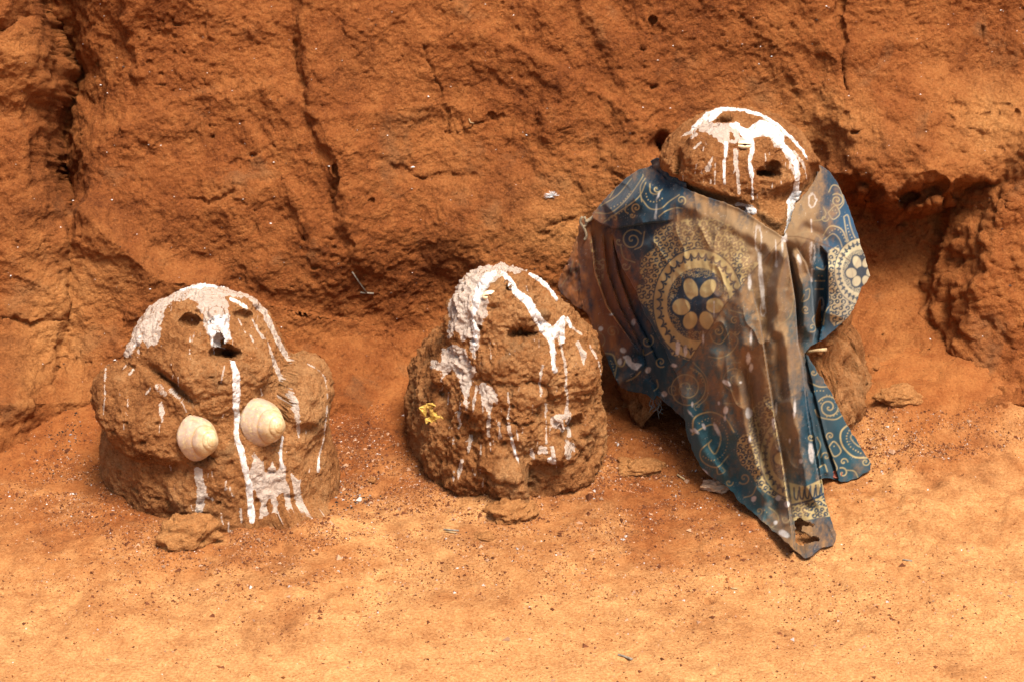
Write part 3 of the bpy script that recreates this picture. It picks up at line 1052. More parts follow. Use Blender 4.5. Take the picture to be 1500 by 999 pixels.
for pts, w, val in (([(674, 590), (672, 612), (675, 620), (672, 627)], 5, .95), ([(698, 566), (694, 590), (693, 603)], [6, 6, 3], .95), ([(718, 648), (719, 660)], 3, .9), ([(744, 575), (746, 595), (744, 612)], 4, 1), ([(731, 618), (732, 642)], 3.4, 1),
                    ([(744, 622), (749, 640), (753, 660), (759, 675)], [7, 7, 4, 3], 1), ([(756, 628), (759, 645)], 3, 1), ([(690, 638), (687, 655), (686, 662)], [7, 6, 3], 1), ([(677, 674), (673, 690), (671, 703)], [6, 6, 3], 1), ([(665, 690), (664, 705)], 4, .9),
                    ([(692, 682), (692, 690)], 2.6, 1), ([(695, 693), (696, 700)], 2.8, 1), ([(708, 700), (707, 712)], 3, .9), ([(704, 655), (704, 668)], 2, .9), ([(795, 535), (792, 548), (790, 562), (793, 578)], 4.5, .95), ([(829, 545), (829, 565), (831, 578), (831, 592)], 4.2, 1),
                    ([(799, 592), (800, 610)], [7, 3], .95), ([(800, 615), (800, 650)], 3, .9), ([(833, 630), (834, 638)], 9, .9), ([(778, 658), (781, 670)], 6, .9), ([(838, 480), (852, 490)], 4, .9), ([(846, 503), (854, 518), (855, 533)], [6, 10, 4], 1),
                    ([(864, 506), (872, 520), (878, 535), (882, 555)], [4, 4, 3, 2], .9), ([(820, 500), (827, 530), (829, 545)], 4, .95), ([(806, 620), (805, 640)], 3, .8), ([(648, 560), (649, 572)], 3, .8), ([(657, 575), (656, 592)], 4, .8), ([(646, 572), (650, 582)], 8, .7),
                    ([(718, 500), (719, 524)], 2.5, .8), ([(770, 420), (776, 434)], 5, .7), ([(660, 640), (666, 650)], 3, .6), ([(836, 520), (842, 560)], 8, .35)):
    cv2.stroke(st2, pts, w, 1.0, jp * .8, val)
cv2.stroke(pa2, catmull([(736, 399), (741, 405), (748, 414), (757, 429), (773, 441), (782, 456), (791, 472), (804, 488), (807, 499), (809, 510), (811, 530), (812, 543)]), [5, 9, 9, 10, 12, 12, 14, 17, 8, 7, 7, 6], 1.0, jp)
cv2.stroke(pa2, [(812, 492), (819, 475), (826, 465)], [8, 10, 4], 1.0, jp)
cv2.stroke(pa2, [(824, 470), (823, 488), (824, 501)], [8, 8, 4], 1.0, jp)
cv2.stroke(pa2, [(831, 466), (836, 480)], [5, 4], 1.0, jp * .7)
cv2.stroke(pa2, [(777, 402), (793, 411), (807, 424), (815, 440)], [5, 7, 7, 4], 1.0, jp * .7)
cv2.stroke(pa2, catmull([(724, 400), (708, 414), (701, 432), (697, 450), (693, 466), (697, 480), (696, 497), (693, 514)]), [10, 15, 13, 9, 5, 6, 8, 4], 1.2, jp * 1.5)
cv2.stroke(pa2, [(805, 674), (811, 676)], 7, 1, jp)
cv2.stroke(pa2, [(749, 640), (754, 662), (759, 674)], [4, 4, 3], 1, jp * .5)
splashes(cv2, st2, [(640, 520), (840, 470), (870, 600), (840, 690), (670, 700), (630, 600)], 130, 73)
streaky(cv2, st2, 482)
r2 = empty('clay_figure', (float(at_y(752, 650, -0.2)[0]), -0.2, 0.0), 'small clay mound figure with hollow mouth, slit eye and crumpled yellow leaf at its side', 'clay figure', 'clay figures along the mud wall')
f2.build(r2, cv2, st2, pa2)


def cowrie(fig, root, u, v, ru, rv, rot=0):
    p, n = fig.at(u, v)
    n = A([0.0, -0.9, 0.42]); n /= np.linalg.norm(n)
    p = at_y(u, v, p[1]) + n * 0.006
    e1 = np.cross([0, 0, 1.0], n); e1 /= np.linalg.norm(e1)
    e2 = np.cross(n, e1)
    c, s_ = math.cos(rot), math.sin(rot)
    e1, e2 = c * e1 + s_ * e2, -s_ * e1 + c * e2
    nr, nc = 15, 32
    V = []
    for i in range(nr):
        ph = math.pi / 2 * (1 - i / (nr - 1)) - 0.25
        for jx in range(nc):
            th = 2 * math.pi * jx / nc
            a, b = math.cos(ph) * math.cos(th), math.cos(ph) * math.sin(th)
            dep = math.sin(ph) * 0.9 - 0.55 * math.exp(-(b / 0.13) ** 2) * max(0, 1 - a * a * 1.1)
            V.append(p + e1 * ru * a + e2 * rv * b + n * (rv * dep - 0.001))
    V = A(V)
    F = grid_faces(nr, nc, True)
    o = part('cowrie_shell', V, F, M_COWRIE, root)
    sv, sf = tube([p + e1 * ru * t + n * rv * (0.34 - .2 * t * t) for t in np.linspace(-0.8, 0.85, 8)], [rv * .05] + [rv * .14] * 6 + [rv * .05], 6)
    q = mesh_obj('slit', A(sv) - ROOT[root.name], sf, M_SLIT, parent=o)
    return o


cowrie(f2, r2, 718, 433, 0.0120, 0.0078, 0.12)

# ---- large figure under the cloth: head, neck and the mound that carries the cloth
FRONT = [(957, 243), (975, 262), (1000, 275), (1030, 287), (1060, 297), (1085, 307), (1105, 320), (1125, 333), (1148, 348), (1158, 325), (1164, 301), (1180, 284), (1191, 270), (1197, 255), (1190, 237),
         (1203, 243), (1214, 251), (1227, 268), (1236, 287), (1243, 306), (1252, 330), (1259, 352), (1266, 375), (1271, 392), (1274, 405), (1270, 413), (1262, 422), (1257, 438), (1250, 453), (1241, 466), (1230, 478), (1210, 495),
         (1198, 502), (1188, 507), (1179, 517), (1180, 545), (1183, 580), (1187, 608), (1192, 633), (1198, 670), (1204, 707), (1210, 735), (1217, 760), (1226, 783), (1220, 798), (1203, 802), (1192, 812), (1180, 818), (1160, 802), (1146, 789), (1131, 776),
         (1105, 753), (1082, 734), (1074, 722), (1064, 711), (1050, 703), (1036, 695), (1025, 682), (1017, 664), (1010, 648), (1005, 630), (1001, 601), (997, 572), (990, 547), (980, 527), (974, 510), (964, 495), (956, 480), (947, 465), (940, 450), (933, 430),
         (922, 410), (910, 390), (902, 366), (899, 345), (893, 333), (880, 330), (868, 322), (868, 314), (880, 298), (897, 280), (915, 263), (935, 249)]
CTRL = [(957, 243, -.145), (1000, 275, -.240), (1060, 297, -.292), (1105, 320, -.310), (1148, 348, -.322), (1180, 300, -.275), (1197, 258, -.195), (1193, 238, -.145),
        (868, 318, -.050), (905, 285, -.090), (930, 300, -.17), (900, 345, -.115), (910, 390, -.13), (940, 450, -.165), (975, 515, -.205), (1000, 600, -.245), (1017, 665, -.262), (1036, 695, -.275), (1066, 713, -.298), (1100, 748, -.342), (1131, 776, -.392), (1180, 818, -.462),
        (985, 350, -.265), (1040, 380, -.315), (1020, 450, -.312), (1100, 420, -.342), (1060, 520, -.328), (1100, 600, -.345), (1140, 700, -.372), (1160, 500, -.348), (1185, 600, -.352), (1205, 700, -.366), (1224, 785, -.405),
        (1200, 330, -.280), (1227, 268, -.165), (1240, 297, -.165), (1220, 400, -.260), (1250, 360, -.185), (1274, 405, -.115), (1262, 422, -.135), (1240, 455, -.180), (1210, 495, -.225), (1190, 450, -.292)]
CP = A(CTRL)


def tps_fit(pts):
    n = len(pts)
    d = np.hypot(pts[:, None, 0] - pts[None, :, 0], pts[:, None, 1] - pts[None, :, 1]) / 100
    K = np.where(d > 0, d * d * np.log(d + 1e-12), 0) + np.eye(n) * 0.03
    Q = np.concatenate([np.ones((n, 1)), pts[:, :2] / 100], 1)
    M = np.block([[K, Q], [Q.T, np.zeros((3, 3))]])
    return np.linalg.solve(M, np.concatenate([pts[:, 2], np.zeros(3)]))


def tps(pts, w, u, v):
    r = w[-3] + w[-2] * u / 100 + w[-1] * v / 100
    for i, (a, b, _) in enumerate(pts):
        d2 = ((u - a) ** 2 + (v - b) ** 2) / 1e4
        r = r + w[i] * 0.5 * d2 * np.log(d2 + 1e-12)
    return r


WF = tps_fit(CP)
FLAP = [(866, 320), (853, 322), (848, 332), (846, 352), (848, 380), (850, 420), (858, 456), (868, 480), (878, 499), (886, 516), (892, 534), (898, 548), (906, 564), (915, 571), (924, 574), (936, 575), (948, 578), (958, 586), (962, 578), (975, 590), (988, 602), (1004, 615), (1006, 590), (1000, 560), (985, 525), (965, 490), (950, 458), (930, 410), (915, 370), (908, 340), (900, 328), (880, 322)]
LC = A([(853, 322, -.040), (846, 370, -.040), (858, 456, -.055), (886, 516, -.080), (906, 564, -.105), (948, 578, -.145), (1004, 615, -.215), (985, 530, -.200), (950, 458, -.150), (915, 370, -.100), (890, 330, -.07), (905, 460, -.095), (930, 530, -.135)])
LW = tps_fit(LC)


TAIL = [(1176, 512), (1184, 520), (1192, 536), (1204, 553), (1215, 570), (1227, 594), (1237, 616), (1247, 632), (1256, 646), (1267, 664), (1276, 678), (1275, 688), (1260, 697), (1243, 705), (1232, 705), (1222, 702), (1210, 699), (1200, 701), (1188, 695), (1180, 640), (1172, 580), (1168, 530)]
TC = A([(1176, 512, -.265), (1215, 570, -.215), (1247, 632, -.205), (1276, 680, -.210), (1243, 705, -.248), (1200, 700, -.275), (1185, 600, -.285), (1225, 650, -.230)])
TW = tps_fit(TC)


def behind_cloth(P):
    u, v, _ = proj(P)
    ins = in_poly(u, v, FRONT)
    dd, _, _ = poly_dist(u, v, FRONT + [FRONT[0]])
    yc = tps(CP, WF, u, v) + 0.020 + 0.022 * sstep(poly_dist(u, v, FRONT[:15])[0], 12, 45)
    lim = at_y(u, v, np.maximum(P[..., 1], yc))
    w = sstep(np.where(ins, dd, -dd), -14, 2) * sstep(v, 236, 262)
    P = P + (lim - P) * w[..., None]
    u, v, _ = proj(P)
    w = sstep(np.where(in_poly(u, v, FLAP), 1, -1) * poly_dist(u, v, FLAP + [FLAP[0]])[0], -12, 0)
    lim = at_y(u, v, np.maximum(P[..., 1], tps(LC, LW, u, v) + .025))
    P = P + (lim - P) * w[..., None]
    u, v, _ = proj(P)
    w = sstep(np.where(in_poly(u, v, TAIL), 1, -1) * poly_dist(u, v, TAIL + [TAIL[0]])[0], -14, 0)
    lim = at_y(u, v, np.maximum(P[..., 1], tps(TC, TW, u, v) + .03))
    return P + (lim - P) * w[..., None]


f3 = Figure(
    centre=at_y(1085, 250, -0.10),
    adds=[E(1080, 240, -0.185, .114, .104, .074),
          E(1095, 300, -0.185, .103, .108, .05, .012),
          E(1128, 318, -0.265, .038, .042, .035, .016),
          E(1075, 430, -0.12, .150, .14, .19, .03),
          E(965, 410, -0.06, .07, .08, .12, .03),
          E(1195, 390, -0.13, .055, .10, .11, .03),
          E(1180, 540, -0.08, .065, .11, .11, .04),
          E(1215, 565, -0.04, .060, .09, .085, .03),
          E(1000, 560, -0.05, .10, .10, .12, .05),
          E(1110, 600, -0.13, .12, .11, .08, .05),
          E(1080, 470, 0.0, .17, .14, .20, .05)],
    bumps=[S(1120, 216, .006, .022, .014, .013, .005), S(1138, 262, .008, .036, .02, .022, .010), S(1040, 225, .02, .04, .03, .03, .02)],
    subs=[S(1060, 176, .0, .0150, .024, .0085, .003), S(993, 240, .0, .0075, .030, .024, .004),
          S(1127, 253, .0, .018, .065, .0085, .004), S(1133, 244, .002, .012, .030, .009, .004), S(1143, 250, .0, .022, .012, .013, .006), S(1090, 214, .0, .0120, .010, .006, .003)],
    nth=440, nph=330, noise=lambda p: fig_noise(700, 0.8)(p) * (1 + 1.8 * (1 - sstep(p[..., 2], .2, .42))), seed=3, post=behind_cloth, z0=0.05)
cv3 = Canvas(950, 150, 1260, 380, 2.0)
st3, pa3 = cv3.new(), cv3.new()
j = jit_for(cv3, 440); jp = jit_for(cv3, 450, 1.0, 0.9)
cv3.poly(st3, [(995, 202), (1014, 187), (1027, 172), (1036, 168), (1042, 180), (1066, 180), (1083, 190), (1089, 206), (1078, 209), (1072, 197), (1066, 213), (1057, 210), (1046, 203), (1036, 196), (1022, 190), (1006, 200)], 1.6, j, .97)
for pts, w, val in (([(1077, 222), (1078, 240), (1081, 262), (1083, 284)], [9, 8, 5, 4], 1), ([(1044, 230), (1040, 240), (1037, 248)], [4, 6, 9], .95), ([(1048, 240), (1047, 260)], 3, 1), ([(1021, 238), (1018, 254)], 3, 1), ([(1026, 210), (1016, 218)], 4, 1),
                    ([(1020, 197), (1013, 203)], 5, 1), ([(1072, 208), (1090, 206)], 7, .9), ([(1163, 222), (1175, 238), (1180, 252), (1182, 265)], [4, 5, 4, 3], .9), ([(1150, 225), (1158, 240), (1163, 255)], 4, .85), ([(1080, 300), (1100, 304)], 8, .9),
                    ([(1060, 298), (1075, 302)], 5, .6), ([(1128, 190), (1140, 210)], 16, .8), ([(1028, 200), (1034, 212)], 6, .6)):
    cv3.stroke(st3, pts, w, 1.0, jp * .8, val)
cv3.poly(pa3, [(1064, 182), (1080, 179), (1090, 188), (1097, 190), (1105, 181), (1115, 177), (1130, 182), (1143, 189), (1148, 205), (1144, 214), (1135, 209), (1126, 202), (1112, 200), (1103, 203), (1102, 211), (1092, 208), (1086, 198), (1076, 191)], 1.2, jp * 1.4)
cv3.poly(pa3, [(1026, 174), (1034, 165), (1050, 160), (1060, 161), (1054, 168), (1048, 176), (1040, 180), (1034, 177)], 1.2, jp)
cv3.stroke(pa3, [(1050, 160), (1090, 162), (1115, 169), (1138, 183), (1160, 203), (1176, 222), (1184, 236)], [5, 4, 4, 4, 4, 4, 2], 1.0, jp * .8)  # rim highlight along the back of the head, painted in as white
cv3.stroke(pa3, catmull([(1140, 208), (1150, 218), (1159, 229), (1166, 242), (1168, 256), (1167, 268), (1165, 281)]), [11, 9, 9, 8, 7, 7, 7], 1.0, jp * .8)
cv3.poly(pa3, [(1151, 296), (1162, 280), (1173, 281), (1171, 291), (1161, 302), (1153, 300)], 1.0, jp)
cv3.stroke(pa3, [(1160, 298), (1158, 315), (1155, 328), (1150, 343)], [9, 8, 7, 4], 1.0, jp)
cv3.stroke(pa3, catmull([(1101, 208), (1102, 222), (1098, 236), (1101, 255), (1102, 275), (1103, 292)]), [8, 7, 6, 5, 4, 4], 1.0, jp * .8)
cv3.stroke(pa3, catmull([(1064, 210), (1063, 225), (1061, 240), (1061, 255), (1061, 269)]), [6, 4, 4, 3, 5], 1.0, jp * .6)
cv3.stroke(pa3, [(1095, 308), (1104, 310)], 8, 1, jp)
cv3.stroke(pa3, [(1014, 188), (1026, 178)], [3, 6], 1, j)
splashes(cv3, st3, [(1000, 210), (1080, 180), (1170, 230), (1150, 290), (1040, 280), (990, 250)], 60, 74)
streaky(cv3, st3, 484)
r3 = empty('clay_figure', (float(at_y(1085, 600, -0.15)[0]), -0.15, 0.0), 'tall clay figure with flat round white-streaked head, wrapped in blue printed cloth', 'clay figure', 'clay figures along the mud wall')
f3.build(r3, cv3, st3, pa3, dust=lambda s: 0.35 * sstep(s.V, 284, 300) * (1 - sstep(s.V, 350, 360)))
cowrie(f3, r3, 1090, 213, 0.0130, 0.0062, -0.05)

# ------------------------------------------------------------------ the printed cloth
CV = Canvas(805, 225, 1295, 830, 2.5)
navy, gold, dirt, white, teal, dots = CV.new(), CV.new(), CV.new(), CV.new(), CV.new(), CV.new()
U, V = CV.U, CV.V
SEAM = [(1148, 350), (1108, 392), (1060, 450), (1010, 528), (990, 547)]
F2 = [(1098, 400), (1105, 440), (1112, 462), (1123, 536), (1135, 612), (1146, 673), (1158, 757), (1163, 800)]     # overlapping fold, left layer on top
F1 = [(1150, 350), (1157, 392), (1165, 440), (1167, 475), (1169, 505), (1176, 536), (1181, 593), (1188, 640), (1200, 707)]
P1 = [(1165, 360), (1180, 385), (1188, 410), (1191, 450), (1195, 480), (1190, 505)]
P2 = [(1200, 358), (1211, 372), (1213, 390), (1211, 445), (1204, 475), (1200, 498)]
CREASE = [(866, 320), (880, 329), (900, 335), (925, 331), (950, 327), (975, 325), (990, 322)]


def med(cu, cv_, k, clip, rot=0, full=True, tone=1.0):
    """round flower medallion: flower, stippled disc, looped ring"""
    loc_g, loc_n = CV.new(), CV.new()
    CV.ell(loc_g, cu, cv_, 67 * k, 82 * k)
    loc_n2 = CV.new()
    d0 = np.hypot((U - cu) / (67 * k), (V - cv_) / (82 * k))
    CV.stroke(loc_n, [(cu + 67 * k * math.cos(t), cv_ + 82 * k * math.sin(t)) for t in np.linspace(0, 2 * math.pi, 70)], 2.6 * k + .6)
    nl = 34
    for i in range(nl):                                    # loops hanging from the ring line
        t = 2 * math.pi * i / nl
        c, s = math.cos(t), math.sin(t)
        pts = []
        for a in np.linspace(0, 1, 9):
            ang = t + (a - .5) * 2 * math.pi / nl * 1.0
            rr = 0.905 - 0.085 * math.sin(math.pi * a) ** 0.6
            pts.append((cu + 67 * k * rr * math.cos(ang), cv_ + 82 * k * rr * math.sin(ang)))
        CV.stroke(loc_n, pts, 1.9 * k + .4)
        ang = t + math.pi / nl
        CV.stroke(loc_n, [(cu + 67 * k * q * math.cos(ang), cv_ + 82 * k * q * math.sin(ang)) for q in (0.905, 0.84, 0.80)], [1.6, 2.2, 4.0])
    disc = CV.new()
    CV.ell(disc, cu, cv_, 46 * k, 53 * k)
    st = CV.new()
    r_ = np.random.default_rng(int(cu))
    for _ in range(900):
        a, q = r_.uniform(0, 2 * math.pi), r_.uniform(0.62, 1.0) ** 0.6
        CV.ell(st, cu + 46 * k * q * math.cos(a), cv_ + 53 * k * q * math.sin(a), .7, .7, soft=.5, val=.9)
    pet = CV.new(); halo = CV.new()
    for (a, du, dv, ru, rv, ro) in ((0, -11, -22, 10, 16, -18), (0, 14, -23, 10, 15, 38), (0, -25, 4, 13, 12, 0), (0, 24, 2, 13, 11, 0), (0, -12, 24, 10, 13, 20), (0, 12, 24, 10, 13.5, -18)):
        CV.ell(halo, cu + du * k, cv_ + dv * k, (ru + 3.4) * k, (rv + 3.4) * k, ro)
        CV.ell(pet, cu + du * k, cv_ + dv * k, ru * k, rv * k, ro)
    core = CV.new()
    CV.ell(core, cu, cv_, 12 * k, 12 * k)
    g = loc_g * (1 - loc_n)
    g = g * (1 - disc) + disc * np.maximum(st * .8 * (1 - halo), 0)
    g = np.maximum(g * (1 - halo) , pet) * (1 - core)
    m = clip * loc_g
    gold[:] = gold * (1 - m) + g * m * tone
    dk = np.maximum(loc_n, disc * 1.0)
    navy[:] = np.maximum(navy * (1 - m), dk * m)


def vermi(region, seed, step=9.0):
    """gold field filled with little navy curls"""
    r_ = np.random.default_rng(seed)
    gold[:] = np.maximum(gold, region * 0.95)
    lay = CV.new()
    ys, xs = np.where(region[::4, ::4] > .5)
    if len(xs) == 0:
        return
    u0, u1 = CV.u0 + xs.min() * 4 / CV.sc, CV.u0 + xs.max() * 4 / CV.sc
    v0, v1 = CV.v0 + ys.min() * 4 / CV.sc, CV.v0 + ys.max() * 4 / CV.sc
    row = 0
    for vv in np.arange(v0, v1, step * .86):
        row += 1
        for uu in np.arange(u0 + (row % 2) * step * .5, u1, step):
            a0 = r_.uniform(0, 2 * math.pi); sg = r_.choice([-1, 1]); cu, cv_ = uu + r_.normal(0, .8), vv + r_.normal(0, .8)
            R_ = step * r_.uniform(.30, .44)
            pts = [(cu + R_ * (1 - .35 * t) * math.cos(a0 + sg * t * 4.6), cv_ + R_ * (1 - .35 * t) * math.sin(a0 + sg * t * 4.6)) for t in np.linspace(0, 1, 7)]
            pts.append((pts[-1][0] + r_.normal(0, .6), pts[-1][1] + r_.normal(0, .6)))
            CV.stroke(lay, pts, [1.3, 1.8, 1.9, 2.0, 2.0, 2.1, 2.8, 3.2], .55)
            CV.stroke(lay, [pts[0], (cu - R_ * 1.5 * math.cos(a0), cv_ + R_ * 1.4 * math.sin(a0 + .8))], 1.2, .55)
    gold[:] = gold * (1 - lay * region)
    navy[:] = np.maximum(navy, lay * region)


def spiral(cu, cv_, r, turns=1.6, a0=0.0, sg=1, w=1.7, sq=1.0, val=.8, tail=0):
    pts = []
    for t in np.linspace(0, 1, int(22 * turns)):
        rr = r * (1 - t) ** 0.8
        a = a0 + sg * t * turns * 2 * math.pi
        pts.append((cu + rr * math.cos(a), cv_ + rr * math.sin(a) * sq))
    if tail:
        d = (pts[0][0] - pts[1][0], pts[0][1] - pts[1][1])
        L = math.hypot(*d) + 1e-6
        pts = [(pts[0][0] + d[0] / L * tail, pts[0][1] + d[1] / L * tail)] + pts
    CV.stroke(gold, pts, w, .6, None, val)


def line(pts, w=1.6, val=.75):
    CV.stroke(gold, catmull(pts, 5), w, .6, None, val)


def dotted(pts, gap=4.2, r=.95, val=.85):
    pts = catmull(pts, 14)
    acc = 0
    for a, b in zip(pts[:-1], pts[1:]):
        acc += math.hypot(b[0] - a[0], b[1] - a[1])
        if acc > gap:
            acc = 0
            CV.ell(gold, b[0], b[1], r, r, soft=.5, val=val)


# swirls -- shoulder fold
for pts in ([(880, 302), (905, 286), (925, 262)], [(872, 312), (895, 312), (920, 290), (940, 262), (942, 256)], [(885, 326), (905, 312), (935, 290), (946, 268)], [(940, 296), (938, 275), (945, 262)],
            [(940, 292), (952, 306), (968, 306), (980, 296), (995, 286)], [(952, 270), (953, 282), (962, 285), (970, 278)], [(965, 318), (975, 310), (990, 305), (1000, 306)], [(893, 290), (900, 278), (902, 270)], [(917, 300), (916, 310), (920, 313)]):
    line(pts)
for a in ((932, 305, 7, 1.4, 2.0, 1), (900, 322, 8, .7, 3.0, 1), (998, 294, 7, 1.3, 1.0, -1), (926, 316, 4, 1, 0, 1), (962, 277, 6, .8, .5, 1)):
    spiral(*a)
dotted([(876, 321), (900, 318), (925, 298)]); dotted([(945, 280), (950, 294), (962, 296), (972, 290)]); dotted([(890, 308), (912, 296), (925, 280)])
# left field
spiral(926, 352, 16, 1.7, -.6, -1); spiral(907, 354, 6, .8, 1.0, 1); spiral(916, 390, 7, 1, 0, 1); line([(909, 360), (914, 378), (930, 385)]); line([(944, 340), (940, 360), (930, 366)])
# right of the seam
spiral(1052, 485, 8, 1.2, -1.2, 1); spiral(1076, 470, 6, 1.3, -1, -1); line([(1070, 455), (1080, 458), (1090, 460)]); line([(1040, 490), (1045, 500), (1056, 503), (1068, 488), (1070, 487), (1081, 498), (1072, 515), (1055, 524), (1038, 522)])
dotted([(1078, 450), (1086, 452), (1094, 448)]); dotted([(1066, 505), (1072, 498)]); spiral(1078, 487, 5, .6, 0, 1); spiral(1100, 420, 6, .9, 1, 1)
spiral(1006, 568, 30, 2.4, -1.4, 1, 1.5, 1, .7); dotted([(1012, 540), (1025, 548), (1030, 560)]); line([(1015, 530), (1034, 552), (1036, 580), (1020, 596)], 1.5, .6); spiral(1077, 554, 24, 2.2, -1.8, 1, 1.4, 1, .6)
line([(1060, 590), (1085, 590), (1104, 578)], 1.5, .6); spiral(1050, 560, 8, 1, 0, 1, 1.2, 1, .4); spiral(1045, 530, 7, 1, 0, 1, 1.2, 1, .4)
line([(1015, 636), (1017, 612), (1040, 603), (1062, 612), (1075, 632)], 2.2, .9); line([(1014, 636), (1030, 626), (1045, 622), (1056, 640), (1048, 664), (1038, 652), (1042, 644)], 2.0, .85); line([(1042, 645), (1026, 660), (1030, 676), (1050, 684), (1066, 668)], 1.8, .8)
dotted([(1020, 622), (1040, 612), (1058, 622), (1066, 642), (1060, 664), (1044, 674), (1030, 668)]); line([(1050, 684), (1052, 694), (1062, 690), (1058, 684)], 1.5, .7); spiral(1022, 595, 6, 1, 2, 1, 1.3, 1, .5)
spiral(1090, 700, 9, 1.2, 2.4, -1, 2.0); line([(1090, 728), (1102, 724), (1108, 712)], 1.8); line([(1126, 742), (1138, 752), (1140, 764), (1130, 772)], 1.8); spiral(1150, 760, 6, 1.2, 0, 1); line([(1110, 760), (1130, 772), (1145, 776)], 1.5, .6); dotted([(1116, 744), (1126, 752)])
spiral(1068, 706, 6, 1, 0, 1); spiral(1112, 748, 5, 1, 1, -1); spiral(1138, 786, 7, 1, 1, 1)
spiral(1125, 450, 22, 1.8, -.4, 1, 1.4, 1.2, .6); line([(1152, 410), (1162, 430), (1158, 462), (1140, 478)], 1.5, .6); spiral(1128, 446, 9, 1, 0, 1, 1.3, 1, .4)
# right shoulder and pocket
spiral(1226, 294, 10, 1.8, -2.2, 1); line([(1214, 282), (1220, 272), (1230, 276), (1236, 296), (1230, 306)]); line([(1213, 312), (1224, 302), (1230, 314), (1220, 322), (1213, 312)]); dotted([(1216, 311), (1223, 308), (1226, 314)]); line([(1190, 324), (1204, 322), (1210, 314), (1206, 304)]); spiral(1208, 320, 6, 1, 0, 1)
line([(1236, 318), (1242, 352), (1250, 358), (1262, 372)], 1.8); line([(1236, 318), (1242, 316), (1246, 332), (1252, 348), (1258, 354), (1262, 366)], 1.6); dotted([(1240, 326), (1244, 342), (1250, 352)]); line([(1206, 345), (1216, 332), (1232, 336), (1240, 352), (1246, 372)], 2.0, .9); dotted([(1212, 344), (1224, 336), (1234, 344), (1240, 360), (1242, 374)]); line([(1208, 352), (1220, 343), (1230, 352), (1236, 372)], 1.6)
line([(1158, 348), (1180, 340), (1196, 344), (1204, 352)], 1.6, .6); line([(1252, 372), (1257, 366), (1266, 378), (1262, 382), (1270, 400)], 2.0, .9); spiral(1252, 370, 5, 1, 0, 1); line([(1262, 384), (1270, 394), (1268, 406)], 1.6)
line([(1180, 426), (1186, 424), (1184, 438), (1174, 442), (1178, 432)]); spiral(1180, 454, 6, 1.4, 1, 1); line([(1196, 392), (1206, 396), (1210, 390)]); line([(1194, 412), (1208, 412)]); dotted([(1194, 404), (1208, 405)]); line([(1194, 424), (1206, 424)]); spiral(1202, 470, 5, 1.2, 0, 1); spiral(1190, 480, 7, 1.1, 2, -1); line([(1206, 476), (1208, 460), (1214, 450)])
line([(1196, 460), (1190, 468), (1194, 476)])
# the tail
spiral(1214, 596, 17, 2.0, -2.6, 1, 2.0); dotted([(1200, 594), (1212, 578), (1228, 590), (1226, 606), (1210, 610)]); line([(1194, 600), (1200, 610), (1222, 614), (1234, 608)], 1.8); line([(1247, 618), (1232, 632), (1234, 652), (1250, 668), (1270, 670)], 2.4, .95); dotted([(1246, 626), (1240, 640), (1246, 654), (1262, 664)], 4, 1.1); line([(1254, 630), (1246, 640), (1256, 652), (1268, 656)], 1.8)
spiral(1216, 638, 6, 1.3, 2.2, 1); line([(1214, 654), (1222, 646), (1232, 660), (1222, 668), (1214, 654)], 1.9); dotted([(1218, 655), (1224, 652)]); spiral(1210, 668, 7, 1.1, 3, 1, 1.9); spiral(1234, 692, 8, 1, -2, 1, 1.9); spiral(1268, 676, 6, 1.2, 0, 1); line([(1220, 672), (1226, 684), (1224, 690)], 1.8); spiral(1236, 676, 6, 1, 0, -1); line([(1200, 684), (1208, 680), (1212, 690)], 1.8); line([(1240, 688), (1252, 690), (1258, 702)], 1.7); line([(1186, 560), (1200, 566), (1212, 566)], 1.8); dotted([(1188, 575), (1196, 572), (1208, 572)])
spiral(1192, 545, 5, 1, 0, 1); spiral(1188, 640, 5, 1, 1, 1); line([(1197, 640), (1202, 652), (1196, 668)], 1.6)
# left flap
spiral(897, 486, 9, 1.6, .4, -1); line([(870, 486), (882, 490), (886, 500), (880, 510)], 1.6); line([(886, 517), (898, 520), (904, 534), (912, 536), (916, 528)], 2.2, .9); dotted([(892, 524), (897, 534), (900, 546)]); line([(904, 534), (900, 552)], 1.8); line([(918, 558), (930, 552), (938, 544)], 2.0); spiral(948, 500, 10, 1.2, -1, 1); line([(942, 512), (944, 520), (956, 514)], 1.8); spiral(968, 530, 8, 1.4, 1, 1, 1.6); line([(962, 556), (964, 566), (958, 572)], 1.6); spiral(986, 570, 9, 1.2, 1, 1, 1.4, 1, .5)
line([(840, 372), (846, 352), (852, 345)], 1.4, .6); line([(840, 400), (850, 392), (846, 386)], 1.4, .6); line([(822, 420), (835, 400), (840, 380)], 1.4, .5); spiral(842, 420, 8, 1, 0, 1, 1.3, 1, .4); line([(888, 460), (896, 462), (892, 450)], 1.6, .8); spiral(920, 440, 8, 1.2, 0, 1, 1.4, 1, .5)
# medallions and curled gold fields
left_of_seam = np.where(poly_dist(U, V, [(1200, 290)] + SEAM + [(960, 590)])[1] > 0, 1.0, 0.0).astype(np.float32)
rg = CV.new()
CV.poly(rg, [(960, 338), (975, 330), (1000, 322), (1040, 318), (1070, 330), (1090, 352), (1100, 380), (1112, 386), (1010, 528), (985, 520), (968, 492), (950, 455), (936, 440), (931, 420), (946, 414), (936, 398), (940, 380), (950, 370), (960, 364), (957, 350)])
vermi(rg * left_of_seam, 5)
med(1023, 446, 1.0, left_of_seam)
d2, s2, _ = poly_dist(U, V, [(1098, 300)] + F2)
left_of_f2 = (s2 > 0).astype(np.float32)
d1, s1, _ = poly_dist(U, V, F1)
rg = CV.new()
CV.poly(rg, [(1096, 605), (1108, 590), (1124, 575), (1150, 640), (1165, 700), (1160, 735), (1135, 730), (1112, 715), (1098, 690), (1086, 680), (1079, 662), (1080, 645), (1088, 636), (1097, 632)])
